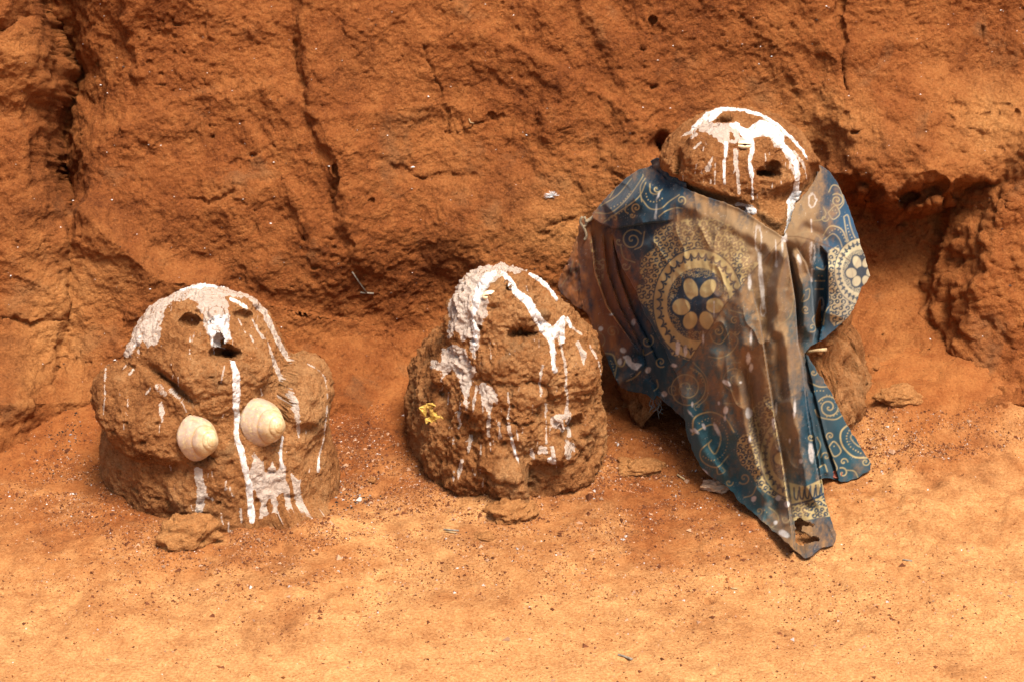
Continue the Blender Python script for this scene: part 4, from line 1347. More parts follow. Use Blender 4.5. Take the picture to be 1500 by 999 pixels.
vermi(rg * left_of_f2, 6)
med(1163, 668, 0.76, left_of_f2, tone=.95)
rg = CV.new()
CV.poly(rg, [(1160, 738), (1185, 732), (1208, 722), (1214, 745), (1216, 756), (1200, 757), (1180, 762), (1162, 762)])
vermi(rg * (1 - left_of_f2), 8)
rg2 = CV.new()
CV.poly(rg2, [(1156, 706), (1180, 712), (1206, 700), (1210, 720), (1185, 733), (1160, 738)])
gold[:] = np.maximum(gold, rg2 * (1 - left_of_f2) * .9)
for i in range(6):
    spiral(1166 + i * 7, 722 - abs(i - 2) * 1.0, 4, .8, -1.5, 1, 1.2, 1.6, .2)
lay = CV.new()
for i in range(6):
    CV.stroke(lay, catmull([(1163 + i * 8, 714 - i), (1164 + i * 8, 728 - i), (1168 + i * 8, 731 - i), (1170 + i * 8, 718 - i)]), 2.4)
CV.stroke(lay, [(1160, 739), (1185, 733), (1210, 721)], 3.0)
lay *= (1 - left_of_f2)
navy[:] = np.maximum(navy, lay); gold[:] *= 1 - lay
pocket = np.where(poly_dist(U, V, [(1196, 340)] + P2 + [(1196, 520)])[1] < 0, 1.0, 0.0).astype(np.float32)
rg = CV.new()
CV.poly(rg, [(1213, 368), (1228, 360), (1240, 400), (1252, 420), (1258, 440), (1240, 470), (1222, 478), (1216, 470), (1214, 420)])
vermi(rg * pocket, 9, 9.5)
med(1262, 398, 0.60, pocket)
strip = CV.new()
CV.poly(strip, [(862, 348), (872, 345), (876, 378), (886, 380), (884, 410), (878, 420), (868, 385)])
vermi(strip, 12, 7.5)
# wet and white drops
jw = jit_for(CV, 460, .8, .7)
for (cu, cv_, ru, rv, ro) in ((993, 507, 3, 7, 0), (992, 515, 2.4, 5, 0), (1004, 514, 2.6, 7, 0), (1096, 525, 3.2, 8, 0), (1100, 538, 2.6, 6, 0), (1065, 561, 6.5, 3, 35), (1097, 605, 5, 8, 0), (1063, 600, 3.6, 5.5, 10), (1050, 628, 3, 9, -25), (1020, 632, 2.6, 5, -45), (1031, 624, 2, 4, -20), (1098, 415, 2.6, 10, 0),
                              (1100, 494, 2.2, 9, 0), (1164, 597, 2, 12, 4), (1137, 598, 1.8, 7, 0), (1133, 620, 2, 9, -8), (1188, 662, 4, 14, -6), (1173, 675, 2.6, 3.5, 0), (1148, 781, 9, 4.5, 25), (1104, 730, 3.4, 4, 40), (1140, 729, 4, 4, 0), (1153, 738, 4, 4.5, 0), (987, 535, 4.5, 2.6, 10), (928, 473, 3, 4.5, 0),
                              (1171, 381, 2.6, 7, -20), (1031, 690, 8, 2.6, 35), (1011, 605, 1.5, 5, -40), (1014, 592, 1.4, 3, 0), (1053, 590, 1.8, 2.6, 0), (1062, 612, 1.4, 3, 0), (1157, 645, 1.6, 3, 0), (1136, 765, 3, 3, 0), (949, 542, 4, 5, 30), (908, 530, 3.4, 5, 0), (913, 513, 5, 4, 30), (880, 482, 3, 3, 0), (964, 288, 1.6, 6, 25), (973, 577, 4, 4, 0), (1046, 454, .8, 9, 0), (1030, 496, 1.4, 7, 0), (1013, 630, 3, 1.5, 40),
                              (895, 461, 4, 1.6, -10), (1098, 643, 2, 4, 0), (1085, 560, 1.5, 1.5, 0)):
    CV.ell(white, cu, cv_, ru, rv, ro, .8, jw * .5)
for pts, w, val in (([(1113, 372), (1114, 400), (1117, 430), (1119, 452)], [5, 6, 6, 4], .75), ([(1136, 352), (1137, 375), (1137, 390)], [1.5, 2, 4], .7), ([(1146, 352), (1146, 370)], [4, 2], .7), ([(1188, 322), (1189, 340)], 1.6, .8), ([(1189, 356), (1188, 372)], 2, .7), ([(1189, 395), (1189, 412)], 2.4, .7),
                    ([(1149, 345), (1150, 352)], 7, .9), ([(962, 300), (960, 320)], [2, 4], .5)):
    CV.stroke(white, pts, w, .8, jw * .5, val)
wet = CV.new()
for cu, cv_, ru, rv in ((1111, 350, 5.5, 19), (1118, 455, 5, 10), (1203, 445, 4, 11), (1190, 372, 4.5, 14), (1190, 295, 6, 10)):
    a, b = CV.new(), CV.new()
    CV.ell(a, cu, cv_, ru, rv, 0, .8, jw); CV.ell(b, cu, cv_, ru - 1.6, rv - 1.8, 0, .8, jw)
    white[:] = np.maximum(white, np.clip(a - b, 0, 1) * .75)
    wet[:] = np.maximum(wet, b)
CV.poly(white, [(913, 522), (921, 520), (926, 530), (940, 534), (934, 542), (924, 540), (918, 532)], .8, jw)

# colours: indigo ground cloth, faded teal, ochre print, red earth rubbed in
n1 = fbm2(U / 30, V / 75, 4, 201); n2 = fbm2(U / 9, V / 20, 4, 211); n3 = fbm2(U / 3.0, V / 3.0, 3, 221, .6)


def W(*gs):
    r = 0
    for (cu, cv_, su, sv, w) in gs:
        r = r + gb(U, V, cu, cv_, su, sv, w)
    return r


clean = np.clip(W((1250, 340, 26, 60, 1.3), (1235, 430, 24, 40, 1.0), (1225, 630, 40, 70, 1.2), (1040, 645, 24, 30, .9), (930, 345, 20, 40, .8), (955, 290, 40, 26, .7), (1200, 430, 10, 40, .9), (975, 430, 24, 50, .5), (1085, 480, 20, 30, .5), (1120, 730, 30, 40, .6),
                  (895, 540, 14, 24, 1.0), (955, 520, 14, 30, .9), (1000, 440, 40, 40, .5), (1160, 440, 8, 40, .5), (1010, 600, 20, 60, .35), (1185, 480, 14, 30, .5)), 0, 1.3)
heavy = np.clip(W((1072, 420, 20, 50, .6), (1020, 485, 30, 14, .6), (1090, 330, 60, 40, 1.0), (1120, 400, 40, 60, .9), (1095, 540, 30, 70, 1.0), (1160, 600, 22, 110, 1.1), (870, 400, 30, 60, 1.3), (905, 450, 30, 60, 1.2), (1185, 290, 26, 40, 1.0), (1050, 330, 70, 20, .8), (1000, 560, 20, 40, .6), (1198, 782, 30, 22, 1.0), (840, 400, 16, 50, 1.0), (1000, 500, 24, 16, .6), (1120, 620, 40, 60, .5), (1060, 590, 30, 40, .5)), 0, 1.2)
dm = np.clip(0.40 + 0.50 * heavy - 0.55 * clean + 0.26 * n1 + 0.20 * n2 + 0.10 * n3, 0, 1)
base = np.stack([0.008 + 0 * U, 0.033 + 0 * U, 0.056 + 0 * U], -1)
tl = A((0.036, 0.105, 0.120))
brt = A((0.010, 0.078, 0.160))
ftl = np.clip(W((1040, 620, 60, 130, .9), (1100, 730, 60, 50, .9), (1170, 440, 30, 100, .5), (1220, 620, 50, 80, .35), (1090, 480, 40, 60, .5)) + .25 * n1, 0, 1)[..., None]
base = base * (1 - ftl) + tl * ftl
fbr = np.clip(W((1255, 360, 22, 70, 1.1), (1225, 420, 20, 60, .8)), 0, 1)[..., None]
base = base * (1 - fbr) + brt * fbr
nv = navy[..., None]
C = base * (1 - nv) + A((0.009, 0.030, 0.058)) * nv
gcol = A((0.48, 0.35, 0.15)) * (1 + .15 * n2[..., None])
gcl = np.clip(W((1255, 410, 30, 60, 1.0)), 0, 1)[..., None]
gcol = gcol * (1 - gcl) + A((0.74, 0.66, 0.40)) * gcl
gl = np.clip(gold, 0, 1)[..., None]
C = C * (1 - gl) + gcol * gl
dcol = A((0.235, 0.118, 0.043)) * (1 + .22 * n2[..., None] + .12 * n3[..., None])
red = np.clip(W((860, 410, 40, 80, 1.0), (905, 450, 40, 60, .9)), 0, 1)[..., None]
dcol = dcol * (1 - red) + A((0.30, 0.095, 0.024)) * red * (1 + .2 * n2[..., None])
pale = np.clip(W((1075, 340, 60, 30, .8), (1160, 560, 20, 120, .9), (1180, 300, 30, 40, .7), (1120, 400, 40, 60, .5)), 0, 1)[..., None]
dcol = dcol * (1 - pale * .7) + A((0.33, 0.205, 0.098)) * pale * .7
cover = (dm * (0.86 + 0.0 * gold))[..., None]
cover = cover * (1 - 0.48 * np.maximum(gl, 0.55 * nv))
cover = sstep(cover, 0.10, 0.85) * 0.93
C = C * (1 - cover) + dcol * cover
seamline = CV.new()
CV.stroke(seamline, SEAM, 1.5); CV.stroke(seamline, [(1151, 347), (1168, 347), (1185, 351), (1205, 358), (1222, 365), (1246, 384)], 1.6)
CV.stroke(seamline, [(1240, 450), (1252, 425), (1246, 384)], .8, val=.4)
C = C * (1 - .7 * seamline[..., None]) + A((0.10, 0.040, 0.015)) * .7 * seamline[..., None]
wt = white[..., None] * np.clip(.9 + .2 * n3[..., None], 0, 1)
C = C * (1 - wt * .9) + A((0.72, 0.66, 0.60)) * wt * .9
spk = (noise2(U / 1.1, V / 1.1, 231) > .90) & (noise2(U / 30, V / 30, 232) > 0.0)
C = np.where(spk[..., None], C * .6 + .4 * A((0.6, 0.5, 0.42)), C)
CLOTHCOL = np.clip(C * 0.68, 0.003, 0.9).astype(np.float32)

HOLES = [[(1163, 762), (1172, 758), (1182, 764), (1196, 766), (1190, 771), (1176, 770), (1174, 776), (1186, 783), (1200, 786), (1201, 792), (1190, 794), (1178, 798), (1167, 796), (1164, 785)]]


def clearance(u, v, y, gap):
    """keep a sheet above the ground and in front of the wall"""
    p = at_y(u, v, y)
    gz = ground_z(p[..., 0], p[..., 1]) + gap
    need = gz - p[..., 2]
    return np.where(need > 0, y - need / math.tan(PITCH) * 0.52 - need * .0, y)


def cloth_patch(name, outline, yfun, root, step=1.05, holes=(), rag=0.0, thick=0.0013, label=None):
    den = []
    for (x0, y0), (x1, y1) in zip(outline, outline[1:] + outline[:1]):
        m = max(2, int(math.hypot(x1 - x0, y1 - y0) / 2.5))
        den += [(x0 + (x1 - x0) * i / m, y0 + (y1 - y0) * i / m) for i in range(m)]
    dn = A(den)
    jx, jy = 0.9 * fbm2(dn[:, 0] / 7, dn[:, 1] / 7, 3, 320), 0.9 * fbm2(dn[:, 0] / 7, dn[:, 1] / 7, 3, 330)
    outline = [(a + b, c + d) for (a, c), b, d in zip(den, jx, jy)]
    us = [p[0] for p in outline]; vs = [p[1] for p in outline]
    gu = np.arange(min(us) - 2, max(us) + 3, step); gv = np.arange(min(vs) - 2, max(vs) + 3, step)
    GU, GV = np.meshgrid(gu, gv)
    ins = in_poly(GU, GV, outline)
    for h in holes:
        ins &= ~in_poly(GU + 1.2 * fbm2(GU / 4, GV / 4, 2, 300), GV + 1.2 * fbm2(GU / 4, GV / 4, 2, 301), h)
    if rag:
        dd, _, _ = poly_dist(GU, GV, list(outline) + [outline[0]])
        ins &= dd > rag * np.clip(fbm2(GU / 5, GV / 5, 3, 310), 0, 1)
    F = grid_faces(*GU.shape)
    f_in = ins.ravel()[F]
    keep = f_in.sum(1) >= 2
    F = F[keep]
    # pull stray border vertices to the outline
    used = np.unique(F)
    uu, vv = GU.ravel().copy(), GV.ravel().copy()
    outv = used[~ins.ravel()[used]]
    segs = [list(outline) + [outline[0]]]
    if not rag:
        best = np.full(len(outv), 9.0); bu, bv = uu[outv].copy(), vv[outv].copy()
        for sg in segs:
            for (x0, y0), (x1, y1) in zip(sg[:-1], sg[1:]):
                dx, dy = x1 - x0, y1 - y0
                t = np.clip(((uu[outv] - x0) * dx + (vv[outv] - y0) * dy) / (dx * dx + dy * dy + 1e-9), 0, 1)
                d = np.hypot(uu[outv] - x0 - t * dx, vv[outv] - y0 - t * dy)
                m = d < best
                best = np.where(m, d, best); bu = np.where(m, x0 + t * dx, bu); bv = np.where(m, y0 + t * dy, bv)
        m = best < 2.0
        uu[outv[m]] = bu[m]; vv[outv[m]] = bv[m]
    remap = np.full(len(uu), -1); remap[used] = np.arange(len(used))
    F = remap[F]
    uu, vv = uu[used], vv[used]
    y = yfun(uu, vv)
    P = at_y(uu, vv, y)
    # rest on the ground where it reaches it
    gz = ground_z(P[:, 0], P[:, 1]) + 0.004
    P[:, 2] = np.where(P[:, 2] < gz, gz, P[:, 2])
    n = len(P)
    # underside and hem
    nrm = np.zeros((n, 3))
    fn = np.cross(P[F[:, 2]] - P[F[:, 0]], P[F[:, 3]] - P[F[:, 1]])
    for q in range(4):
        np.add.at(nrm, F[:, q], fn)
    nrm /= np.linalg.norm(nrm, axis=1, keepdims=True) + 1e-12
    if (nrm @ TOWARD).mean() < 0:
        nrm = -nrm
        F = F[:, ::-1]
    B = P - nrm * thick
    e = np.concatenate([F[:, [0, 1]], F[:, [1, 2]], F[:, [2, 3]], F[:, [3, 0]]])
    key = np.sort(e, 1)
    kk = key[:, 0].astype(np.int64) * n + key[:, 1]
    _, idx, cnt = np.unique(kk, return_index=True, return_counts=True)
    be = e[idx[cnt == 1]]
    hem = np.stack([be[:, 1], be[:, 0], be[:, 0] + n, be[:, 1] + n], -1)
    col = CV.sample(CLOTHCOL, uu, vv)
    allF = np.concatenate([F, F[:, ::-1] + n, hem])
    o = part(name, np.concatenate([P, B]), allF, M_CLOTH, root, colattrs={'print': np.concatenate([col, col * .7])})
    if label:
        o['label'] = label
    return o


def ridge(u, v, pts, h, w, ends=(0, 0)):
    d, _, t = poly_dist(u, v, pts)
    f = 1.0
    if ends[0]:
        f = f * sstep(t, 0, ends[0])
    if ends[1]:
        f = f * (1 - sstep(t, 1 - ends[1], 1))
    return h * np.exp(-(d / w) ** 2) * f


def lap(u, v, pts, hl, wl, hr, wr, ends=(0, 0)):
    """overlapping fold: the layer on the + side stands proud, the other dips under it"""
    d, s, t = poly_dist(u, v, pts)
    f = 1.0
    if ends[0]:
        f = f * sstep(t, 0, ends[0])
    if ends[1]:
        f = f * (1 - sstep(t, 1 - ends[1], 1))
    sm = sstep(d * s, -0.9, 0.9)
    return f * (sm * hl * np.exp(-(d / wl) ** 1.5) - (1 - sm) * hr * np.exp(-(d / wr) ** 1.3))


def front_y(u, v):
    y = tps(CP, WF, u, v)
    h = 0
    h = h + lap(u, v, F2, .014, 26, .016, 14, (.25, 0))
    h = h + lap(u, v, F1, .018, 18, .042, 16, (.08, 0))
    h = h + lap(u, v, [(p[0], p[1]) for p in P1], .010, 12, .014, 10, (.2, .1))
    h = h - lap(u, v, P2, .016, 14, .010, 16, (.15, 0)) * 1.0
    h = h - lap(u, v, CREASE, .016, 16, .012, 30, (0, .45)) * 1.0
    # long soft pleats
    for pts, a, w in (([(1062, 500), (1070, 580), (1090, 660), (1125, 740)], .006, 15), ([(1030, 540), (1040, 600), (1060, 660), (1100, 730)], -.006, 12), ([(1093, 520), (1105, 600), (1122, 680), (1148, 770)], -.008, 10),
                      ([(1148, 470), (1155, 560), (1167, 640), (1185, 740)], .008, 9), ([(1000, 560), (1012, 610), (1030, 660), (1070, 705)], .006, 10), ([(1134, 440), (1142, 520), (1150, 590)], -.005, 8), ([(1160, 620), (1172, 690), (1188, 752)], -.004, 6),
                      ([(985, 285), (1030, 320), (1100, 350), (1140, 380)], .005, 12), ([(1000, 310), (1060, 335), (1130, 372)], -.004, 10), ([(950, 262), (930, 290), (890, 316)], .012, 15), ([(1152, 360), (1140, 420), (1136, 500)], .007, 8), ([(1140, 362), (1122, 420), (1124, 500)], -.006, 7), ([(1160, 362), (1174, 420), (1176, 490)], .008, 6), ([(1095, 372), (1084, 440), (1090, 520)], .006, 12), ([(1045, 500), (1052, 570), (1072, 650)], .006, 10), ([(1078, 540), (1092, 620), (1118, 700)], .006, 8), ([(1178, 400), (1180, 450), (1184, 495)], .006, 7), ([(1201, 395), (1201, 440), (1197, 485)], -.012, 7),
                      ([(1190, 300), (1210, 320), (1250, 345)], .004, 12), ([(1170, 330), (1200, 345), (1245, 372)], -.004, 8), ([(1120, 355), (1110, 420), (1112, 470)], -.005, 10), ([(1222, 380), (1232, 430), (1222, 470)], .008, 14), ([(940, 345), (960, 400), (990, 480)], .005, 16)):
        h = h + ridge(u, v, pts, 2.5 * a, w, (.15, .1))
    h = h + 0.0030 * fbm2(u / 26 + v / 90, v / 80, 3, 260) + 0.0010 * fbm2(u / 9, v / 14, 2, 270) + 0.0042 * (1 - np.abs(fbm2(u / 30 - v / 110, v / 75 + u / 90, 2, 275))) ** 3
    e = ridge(u, v, FRONT[:9], .003, 4)
    return y - h - e


cl = empty('draped_cloth', (float(at_y(1100, 700, -0.3)[0]), -0.3, 0.0), 'dirty blue wax-print cloth with gold medallions, draped round the tall clay figure', 'cloth')


def tail_y(u, v):
    h = lap(u, v, [(1182, 530), (1196, 590), (1208, 640), (1222, 680), (1228, 702)], -.010, 14, -.004, 12)
    h = h + ridge(u, v, [(1190, 545), (1212, 600), (1240, 650), (1262, 690)], .008, 12) + ridge(u, v, [(1190, 580), (1200, 640), (1212, 690)], .010, 6) - ridge(u, v, [(1186, 560), (1194, 620), (1202, 680)], .008, 5)
    return tps(TC, TW, u, v) - h - 0.0025 * fbm2(u / 22, v / 40, 3, 280)




def flap_y(u, v):
    h = 0
    for pts, a, b in (([(866, 335), (872, 400), (890, 450), (918, 490), (940, 520)], .010, .012), ([(882, 338), (890, 400), (908, 450), (940, 510), (948, 545)], .009, .010), ([(896, 345), (906, 400), (926, 455), (952, 505), (968, 540)], .008, .012)):
        h = h + lap(u, v, pts, a, 8, b, 8, (.1, .15))
    h = h + ridge(u, v, [(940, 520), (950, 548), (976, 585)], -.012, 5) + ridge(u, v, [(905, 562), (925, 550), (942, 535)], .007, 7)
    return tps(LC, LW, u, v) - h - 0.003 * fbm2(u / 14, v / 40, 3, 290)


RAGC = [(848, 345), (842, 356), (836, 374), (826, 394), (817, 414), (820, 428), (830, 436), (838, 446), (850, 454), (860, 460), (858, 440), (853, 420), (851, 385), (851, 360)]


def rag_y(u, v):
    yy = np.array([wall_at(a, b)[1] for a, b in ((845, 355), (820, 420), (850, 450), (840, 400))]).mean()
    return np.full(np.shape(u), min(yy - 0.012, 0.03)) - 0.004 * fbm2(u / 12, v / 24, 3, 295) - 0.0015 * (v - 350) / 10 * .5


cloth_patch('side_flap', FLAP, flap_y, cl, label='earth-caked hanging side flap')
cloth_patch('tattered_edge', RAGC, rag_y, cl, rag=3.0, label='tattered dirt-covered edge lying on the wall')
cloth_patch('tail', TAIL, tail_y, cl, label='clean blue corner spread on the soil')
cloth_patch('front_panel', FRONT, front_y, cl, holes=HOLES)
COLLARL = [(953, 236), (962, 232), (975, 236), (980, 250), (990, 262), (1004, 270), (1004, 277), (990, 273), (974, 263), (962, 252), (955, 244)]


def collar_y(u, v):
    return np.interp(u, [953, 975, 1004], [-.150, -.195, -.255]) - 0.004 * fbm2(u / 8, v / 8, 2, 297)


cloth_patch('collar_fold', COLLARL, collar_y, cl, step=1.0)
# loose knot and frayed threads
kn = []
ky = float(flap_y(A([857.0]), A([326.0]))[0]) - 0.006
for pts, r in (([(853, 318), (850, 326), (856, 336), (859, 346), (856, 352)], .0022), ([(856, 318), (859, 328), (854, 334)], .0020), ([(858, 326), (866, 321), (872, 316)], .0030)):
    kn.append(tube([at_y(a, b, ky - .003) for a, b in catmull(pts, 4)], r, 8))
kv, kf = merge(kn)
part('knot', kv, kf, simple('knot_cloth', (0.30, 0.22, 0.13), (0.16, 0.12, 0.08), 300), cl)
th = []
for i in range(7):
    u0 = 955 + 2.2 * i; v0 = 578 + i * 1.2
    y0 = float(flap_y(A([950.0]), A([574.0]))[0]) - .004
    pts = [(u0, v0), (u0 + random.uniform(-3, 3), v0 + 7), (u0 + random.uniform(-6, 6), v0 + 14), (u0 + random.uniform(-7, 7), v0 + random.uniform(18, 30))]
    th.append(tube([at_y(a, b, y0 + .001 * i) for a, b in catmull(pts, 4)], .0006, 5))
tv, tf = merge(th)
part('frayed_thread', tv, tf, simple('blue_thread', (0.05, 0.12, 0.16), (0.18, 0.16, 0.12), 300), cl)['kind'] = 'stuff'

# ------------------------------------------------------------------ small things lying about
def rock(name, u, v, ru, rd, rh, mat, label, cat, seed, group=None, sink=0.56, rot=0.0, onwall=False):
    p = wall_at(u, v) if onwall else ground_hit(A(u), A(v))
    nr, nc = 36, 56
    ph = np.linspace(-math.pi / 2, math.pi / 2, nr)[:, None]; tt = np.linspace(0, 2 * math.pi, nc, endpoint=False)[None, :]
    D = np.stack([np.cos(ph) * np.cos(tt), np.cos(ph) * np.sin(tt), np.sin(ph) * np.ones_like(tt)], -1)
    n = 1 + 0.30 * fbm3(D, 1.5, 2, seed) + 0.12 * fbm3(D, 5, 4, seed + 5, .6)
    Q = D * n[..., None] * A((ru, rd, rh))
    c, s = math.cos(rot), math.sin(rot)
    Q = np.stack([c * Q[..., 0] - s * Q[..., 1], s * Q[..., 0] + c * Q[..., 1], Q[..., 2]], -1)
    Q[..., 2] += rh * (1 - 2 * sink)
    o = mesh_obj(name, Q.reshape(-1, 3), grid_faces(nr, nc, True), mat, attrs={'dust': np.full(nr * nc, .55)})
    o.location = p
    return tag(o, label, cat, group)


M_CLOD = mud_mat('clod_earth', dark=(0.16, 0.046, 0.013), mid=(0.29, 0.10, 0.028), lite=(0.39, 0.16, 0.05), dust=(0.50, 0.24, 0.085), grey=0.1, bump=0.8)
rock('mud_clod', 748, 746, .036, .026, .020, M_CLOD, 'large crumbling mud clod on the dust in front of the middle figure', 'clod', 21, sink=.44)
rock('mud_clod', 708, 786, .016, .012, .006, M_CLOD, 'small flat mud clod on the dust below the large clod', 'clod', 22)
rock('mud_clod', 545, 707, .0062, .006, .0052, M_CLOD, 'tiny round clay pellet on the soil between the two smaller figures', 'clod', 23, sink=.1)
rock('mud_clod', 935, 680, .036, .022, .016, M_CLOD, 'long dark-edged mud clod between middle figure and cloth', 'clod', 24)
rock('mud_clod', 1322, 575, .034, .020, .016, M_CLOD, 'broken mud lump at the wall foot beside the buttress', 'clod', 26)
rock('mud_clod', 277, 788, .045, .034, .030, M_CLOD, 'rounded clay lump at the foot of the figure with the shells', 'clod', 27, sink=.34)
rock('flat_stone', 1047, 716, .023, .014, .0075, M_STONE, 'flat pale stone half under the front hem of the cloth', 'stone', 31, sink=.2)


def stick(name, pts, rad, mat, label, cat, group=None):
    v, f = tube(pts, rad, 8)
    v = A(v)
    o0 = v.mean(0)
    o = mesh_obj(name, v - o0, f, mat)
    o.location = o0
    return tag(o, label, cat, group)


def gpts(uv, lift=.0015):
    r = []
    for a, b in uv:
        p = ground_hit(A(a), A(b)); p = p.copy(); p[2] += lift; r.append(p)
    return r


def wpts(uv, off=.002):
    return [wall_at(a, b) + TOWARD * off for a, b in uv]


stick('twig', gpts([(650, 776), (660, 777), (672, 778)]), .0014, M_TWIG, 'short grey twig lying on the dust near the large clod', 'twig')
stick('twig', gpts([(653, 779), (668, 781)]), .0009, M_STRAW, 'thin pale straw lying against the short grey twig', 'twig')
stick('twig', gpts([(992, 697), (1003, 703)], .003), .0015, M_STRAW, 'pale splinter lying beside the front hem of the cloth', 'twig')
stick('twig', gpts([(1070, 862), (1080, 863)]), .0010, M_STRAW, 'tiny whitish splinter next to the small hole in the dust', 'twig')
stick('twig', gpts([(905, 959), (915, 962), (926, 966)], .001), .0016, M_TWIG, 'brown twig fragment sunk in the open dust', 'twig')
stick('twig', gpts([(1322, 820), (1336, 822)], .001), .0012, M_TWIG, 'dark splinter lying alone on the dust right of the cloth', 'twig')
stick('twig', wpts([(518, 402), (528, 416), (540, 432)]), .0013, M_TWIG, 'grey twig caught slanting in the mud wall between the smaller figures', 'twig')
stick('twig', wpts([(530, 432), (546, 433)]), .0016, M_TWIG, 'stubby dark twig end crossing below the slanting twig', 'twig')
stick('twig', wpts([(1130, 176), (1140, 180), (1150, 182)], .004), .0018, M_TWIG, 'dark twig stuck in the wall just above the round head', 'twig')
stick('twig', wpts([(688, 174), (690, 180), (696, 183)]), .0008, M_STRAW, 'tiny pale splinter caught in the wall crack', 'twig')
sy = float(tail_y(A([1180.0]), A([520.0]))[0])
stick('twig', [at_y(1180, 516, sy - .006), at_y(1196, 513, sy - .012), at_y(1211, 512, sy - .018)], [.0022, .0022, .0028], M_STRAW, 'pale peg poking out from under the cloth at the waist of the tall figure', 'peg')

# small dark red rounded nub at the hem of the tail
p = at_y(1225, 694, float(tail_y(A([1225.0]), A([694.0]))[0]) - .004)
V_, F_ = [], []
for i, (rr, hh) in enumerate(((.0075, -.004), (.0080, 0), (.0076, .003), (.0062, .0034), (.0056, .0016), (.0001, .0014))):
    for q in range(26):
        a = 2 * math.pi * q / 26
        k_ = 1 + .04 * (q % 2) * (i < 2)
        V_.append((rr * k_ * math.cos(a) * 1.15, -hh, rr * k_ * math.sin(a) * .8))
F_ = [tuple(q) for q in grid_faces(6, 26, True)] + [tuple(range(26))]
o = mesh_obj('red_nub', A(V_), F_, M_NUB)
o.location = p
o.rotation_euler = (math.radians(-30), 0, math.radians(12))
tag(o, 'small dark red round nub at the hem of the blue cloth corner', 'cap')

# crumpled yellow leaf on the side of the middle figure
p, n = f2.at(632, 606)
shards = ([(613, 597), (619, 594), (626, 592), (625, 601), (624, 611), (617, 606)], [(629, 599), (636, 595), (642, 603), (650, 613), (644, 618), (637, 623), (633, 616), (630, 609)], [(622, 613), (630, 611), (637, 622), (632, 617), (627, 615), (624, 621)],
          [(624, 591), (634, 590), (641, 596), (636, 598), (629, 599), (625, 597)])
r_ = np.random.default_rng(4)
V_, F_ = [], []
for q, sh in enumerate(shards):
    o_ = len(V_)
    c_ = A(sh).mean(0)
    rings = [sh, [(c_[0] + (a - c_[0]) * .5, c_[1] + (b - c_[1]) * .5) for a, b in sh]]
    for k_, rg_ in enumerate(rings):
        for a, b in rg_:
            V_.append(at_y(a, b, p[1] - .005 - .004 * r_.uniform(0, 1) - (.004 * r_.uniform(-.6, 1) if k_ else 0)))
    V_.append(at_y(c_[0], c_[1], p[1] - .010))
    m_ = len(sh)
    for i in range(m_):
        F_.append((o_ + i, o_ + (i + 1) % m_, o_ + m_ + (i + 1) % m_, o_ + m_ + i))
        F_.append((o_ + m_ + i, o_ + m_ + (i + 1) % m_, o_ + 2 * m_))
V_ = A(V_) - p
nv_ = len(V_)
F_ = F_ + [tuple(i + nv_ for i in f[::-1]) for f in F_]
o = mesh_obj('dry_leaf', np.concatenate([V_, V_ + A((0, .0008, 0))]), F_, M_LEAF, smooth=False)
o.location = p
tag(o, 'crumpled dry yellow leaf stuck to the side of the middle clay figure', 'leaf')

# white down feather on the wall
c0 = wall_at(810, 286) + TOWARD * .003
fe = []
for i in range(60):
    a = random.uniform(-.5, 3.6)
    L = random.uniform(.004, .012)
    d = A((math.cos(a) * 1.1, -random.uniform(.1, .6), math.sin(a) * .8))
    st_ = c0 + A((random.uniform(-.004, .004), 0, random.uniform(-.002, .002)))
    fe.append(tube([st_, st_ + d * L * .5 + A((0, -.001, 0)), st_ + d * L], [.0004, .0003, .0001], 4))
fv, ff = merge(fe)
o = mesh_obj('feather', A(fv) - c0, ff, M_FEATHER)
o.location = c0
tag(o, 'small fluffy white down feather caught on the mud wall', 'feather')

# ------------------------------------------------------------------ loose crumbs, grit and pale flecks
OCT = A([(1, 0, -.3), (-.5, .87, -.3), (-.5, -.87, -.3), (0, 0, 1), ])
OF = np.array([(0, 1, 3), (1, 2, 3), (2, 0, 3), (0, 2, 1)])


def crumbs(name, P, size, tone, flat=0.7, kind='stuff'):
    n = len(P)
    j_ = 1 + rng.normal(0, .28, (n, 4, 1))
    a = rng.uniform(0, 2 * math.pi, n)
    sc = np.stack([size * rng.uniform(.7, 1.4, n), size * rng.uniform(.7, 1.4, n), size * flat * rng.uniform(.6, 1.2, n)], -1)
    Q = OCT[None] * j_ * sc[:, None, :]
    c, s = np.cos(a)[:, None], np.sin(a)[:, None]
    Q = np.stack([c * Q[..., 0] - s * Q[..., 1], s * Q[..., 0] + c * Q[..., 1], Q[..., 2]], -1)
    V_ = (P[:, None, :] + Q).reshape(-1, 3)
    F_ = (OF[None] + 4 * np.arange(n)[:, None, None]).reshape(-1, 3)
    o = mesh_obj(name, V_, F_, M_CRUMB, smooth=False, colattrs={'tone': np.repeat(tone, 4, 0)})
    o['kind'] = kind
    return o


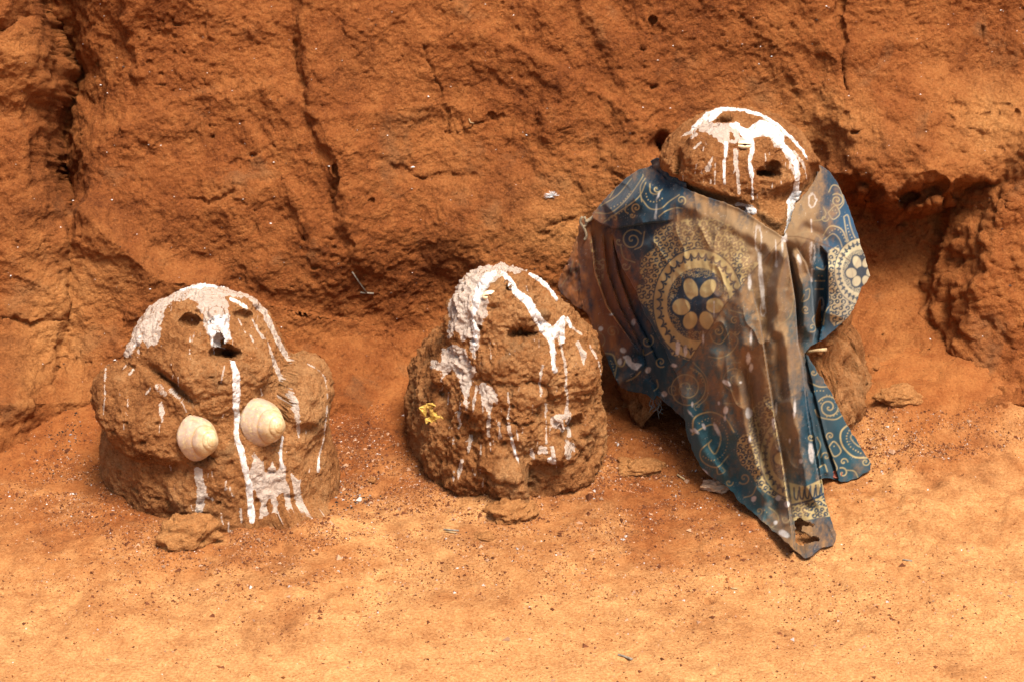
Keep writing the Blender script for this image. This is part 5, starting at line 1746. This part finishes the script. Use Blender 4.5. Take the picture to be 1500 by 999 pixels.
spots = ((130, 720, 60, 35, 1.0), (250, 785, 60, 22, .8), (380, 790, 80, 18, 1.0), (500, 680, 30, 50, 1.2), (560, 650, 60, 40, .9), (500, 740, 50, 30, 1.0), (620, 720, 60, 24, 1.0), (780, 715, 90, 18, 1.0), (900, 640, 36, 40, 1.6), (960, 690, 50, 36, 1.3), (1050, 740, 60, 30, .6),
         (1340, 630, 60, 30, .9), (1270, 650, 40, 50, .6), (850, 760, 160, 40, .5), (300, 840, 200, 40, .3), (620, 820, 200, 50, .25), (1150, 860, 200, 50, .18), (1420, 600, 60, 26, .6), (80, 700, 60, 40, .5), (750, 900, 700, 90, .09))
wts = A([s[4] * s[2] * s[3] for s in spots]); wts /= wts.sum()
NC = 80000
ci = rng.choice(len(spots), NC, p=wts)
sp_ = A(spots)
u_ = sp_[ci, 0] + rng.normal(0, 1, NC) * sp_[ci, 2]; v_ = sp_[ci, 1] + rng.normal(0, 1, NC) * sp_[ci, 3]
clump = fbm2(u_ / 40, v_ / 16, 3, 600)
ok = (v_ > 585) & (clump > -.45) & (v_ < 1040)
u_, v_ = u_[ok], v_[ok]
Pg = ground_hit(u_, v_)
# the crumb must really be the first thing seen there: drop those under figures or behind the wall face
sz = np.exp(rng.normal(math.log(.00080), .55, len(u_)))
pick = rng.uniform(0, 1, len(u_))[:, None]
tone = np.where(pick < .55, A((0.115, 0.038, 0.016)), np.where(pick < .82, A((0.22, 0.078, 0.024)), np.where(pick < .985, A((0.36, 0.20, 0.115)), A((0.48, 0.41, 0.36))))) * rng.uniform(.7, 1.3, (len(u_), 1))
Pg[:, 2] += sz * .25
crumbs('soil_crumbs', Pg, sz, tone)
ch = A([(872, 648, 8, 10), (222, 716, 6, 8), (478, 722, 14, 14), (205, 545, 10, 4), (100, 640, 14, 20), (520, 740, 20, 12)])
ci = rng.integers(0, len(ch), 500)
u_ = ch[ci, 0] + rng.normal(0, 1, 500) * ch[ci, 2]; v_ = ch[ci, 1] + rng.normal(0, 1, 500) * ch[ci, 3]
Pc = ground_hit(u_, v_)
sz = np.exp(rng.normal(math.log(.0015), .4, 500))
crumbs('charcoal_bits', Pc + A((0, 0, .0005)), sz, np.where(rng.uniform(0, 1, (500, 1)) < .75, A((0.02, 0.016, 0.014)), A((0.20, 0.20, 0.20))) * np.ones((500, 3)), .5)
# pale flecks of chalk and down on the wall and ground
m_ = 420
wi = rng.choice(np.where((WU > 0) & (WU < 1500) & (WVv > 0) & (WVv < 620))[0], m_)
Pw = WV[wi] + TOWARD * .0006
ug = rng.uniform(0, 1500, 180); vg = np.clip(600 + np.abs(rng.normal(0, 130, 180)), 600, 1000)
Pf = np.concatenate([Pw, ground_hit(ug, vg) + A((0, 0, .0006))])
sz = np.exp(rng.normal(math.log(.0009), .45, len(Pf)))
dk = rng.uniform(0, 1, (len(Pf), 1))
tone = np.where(dk < .55, A((0.66, 0.60, 0.55)), A((0.06, 0.035, 0.025))) * rng.uniform(.8, 1.15, (len(Pf), 1))
crumbs('pale_flecks', Pf, sz, tone, .6)
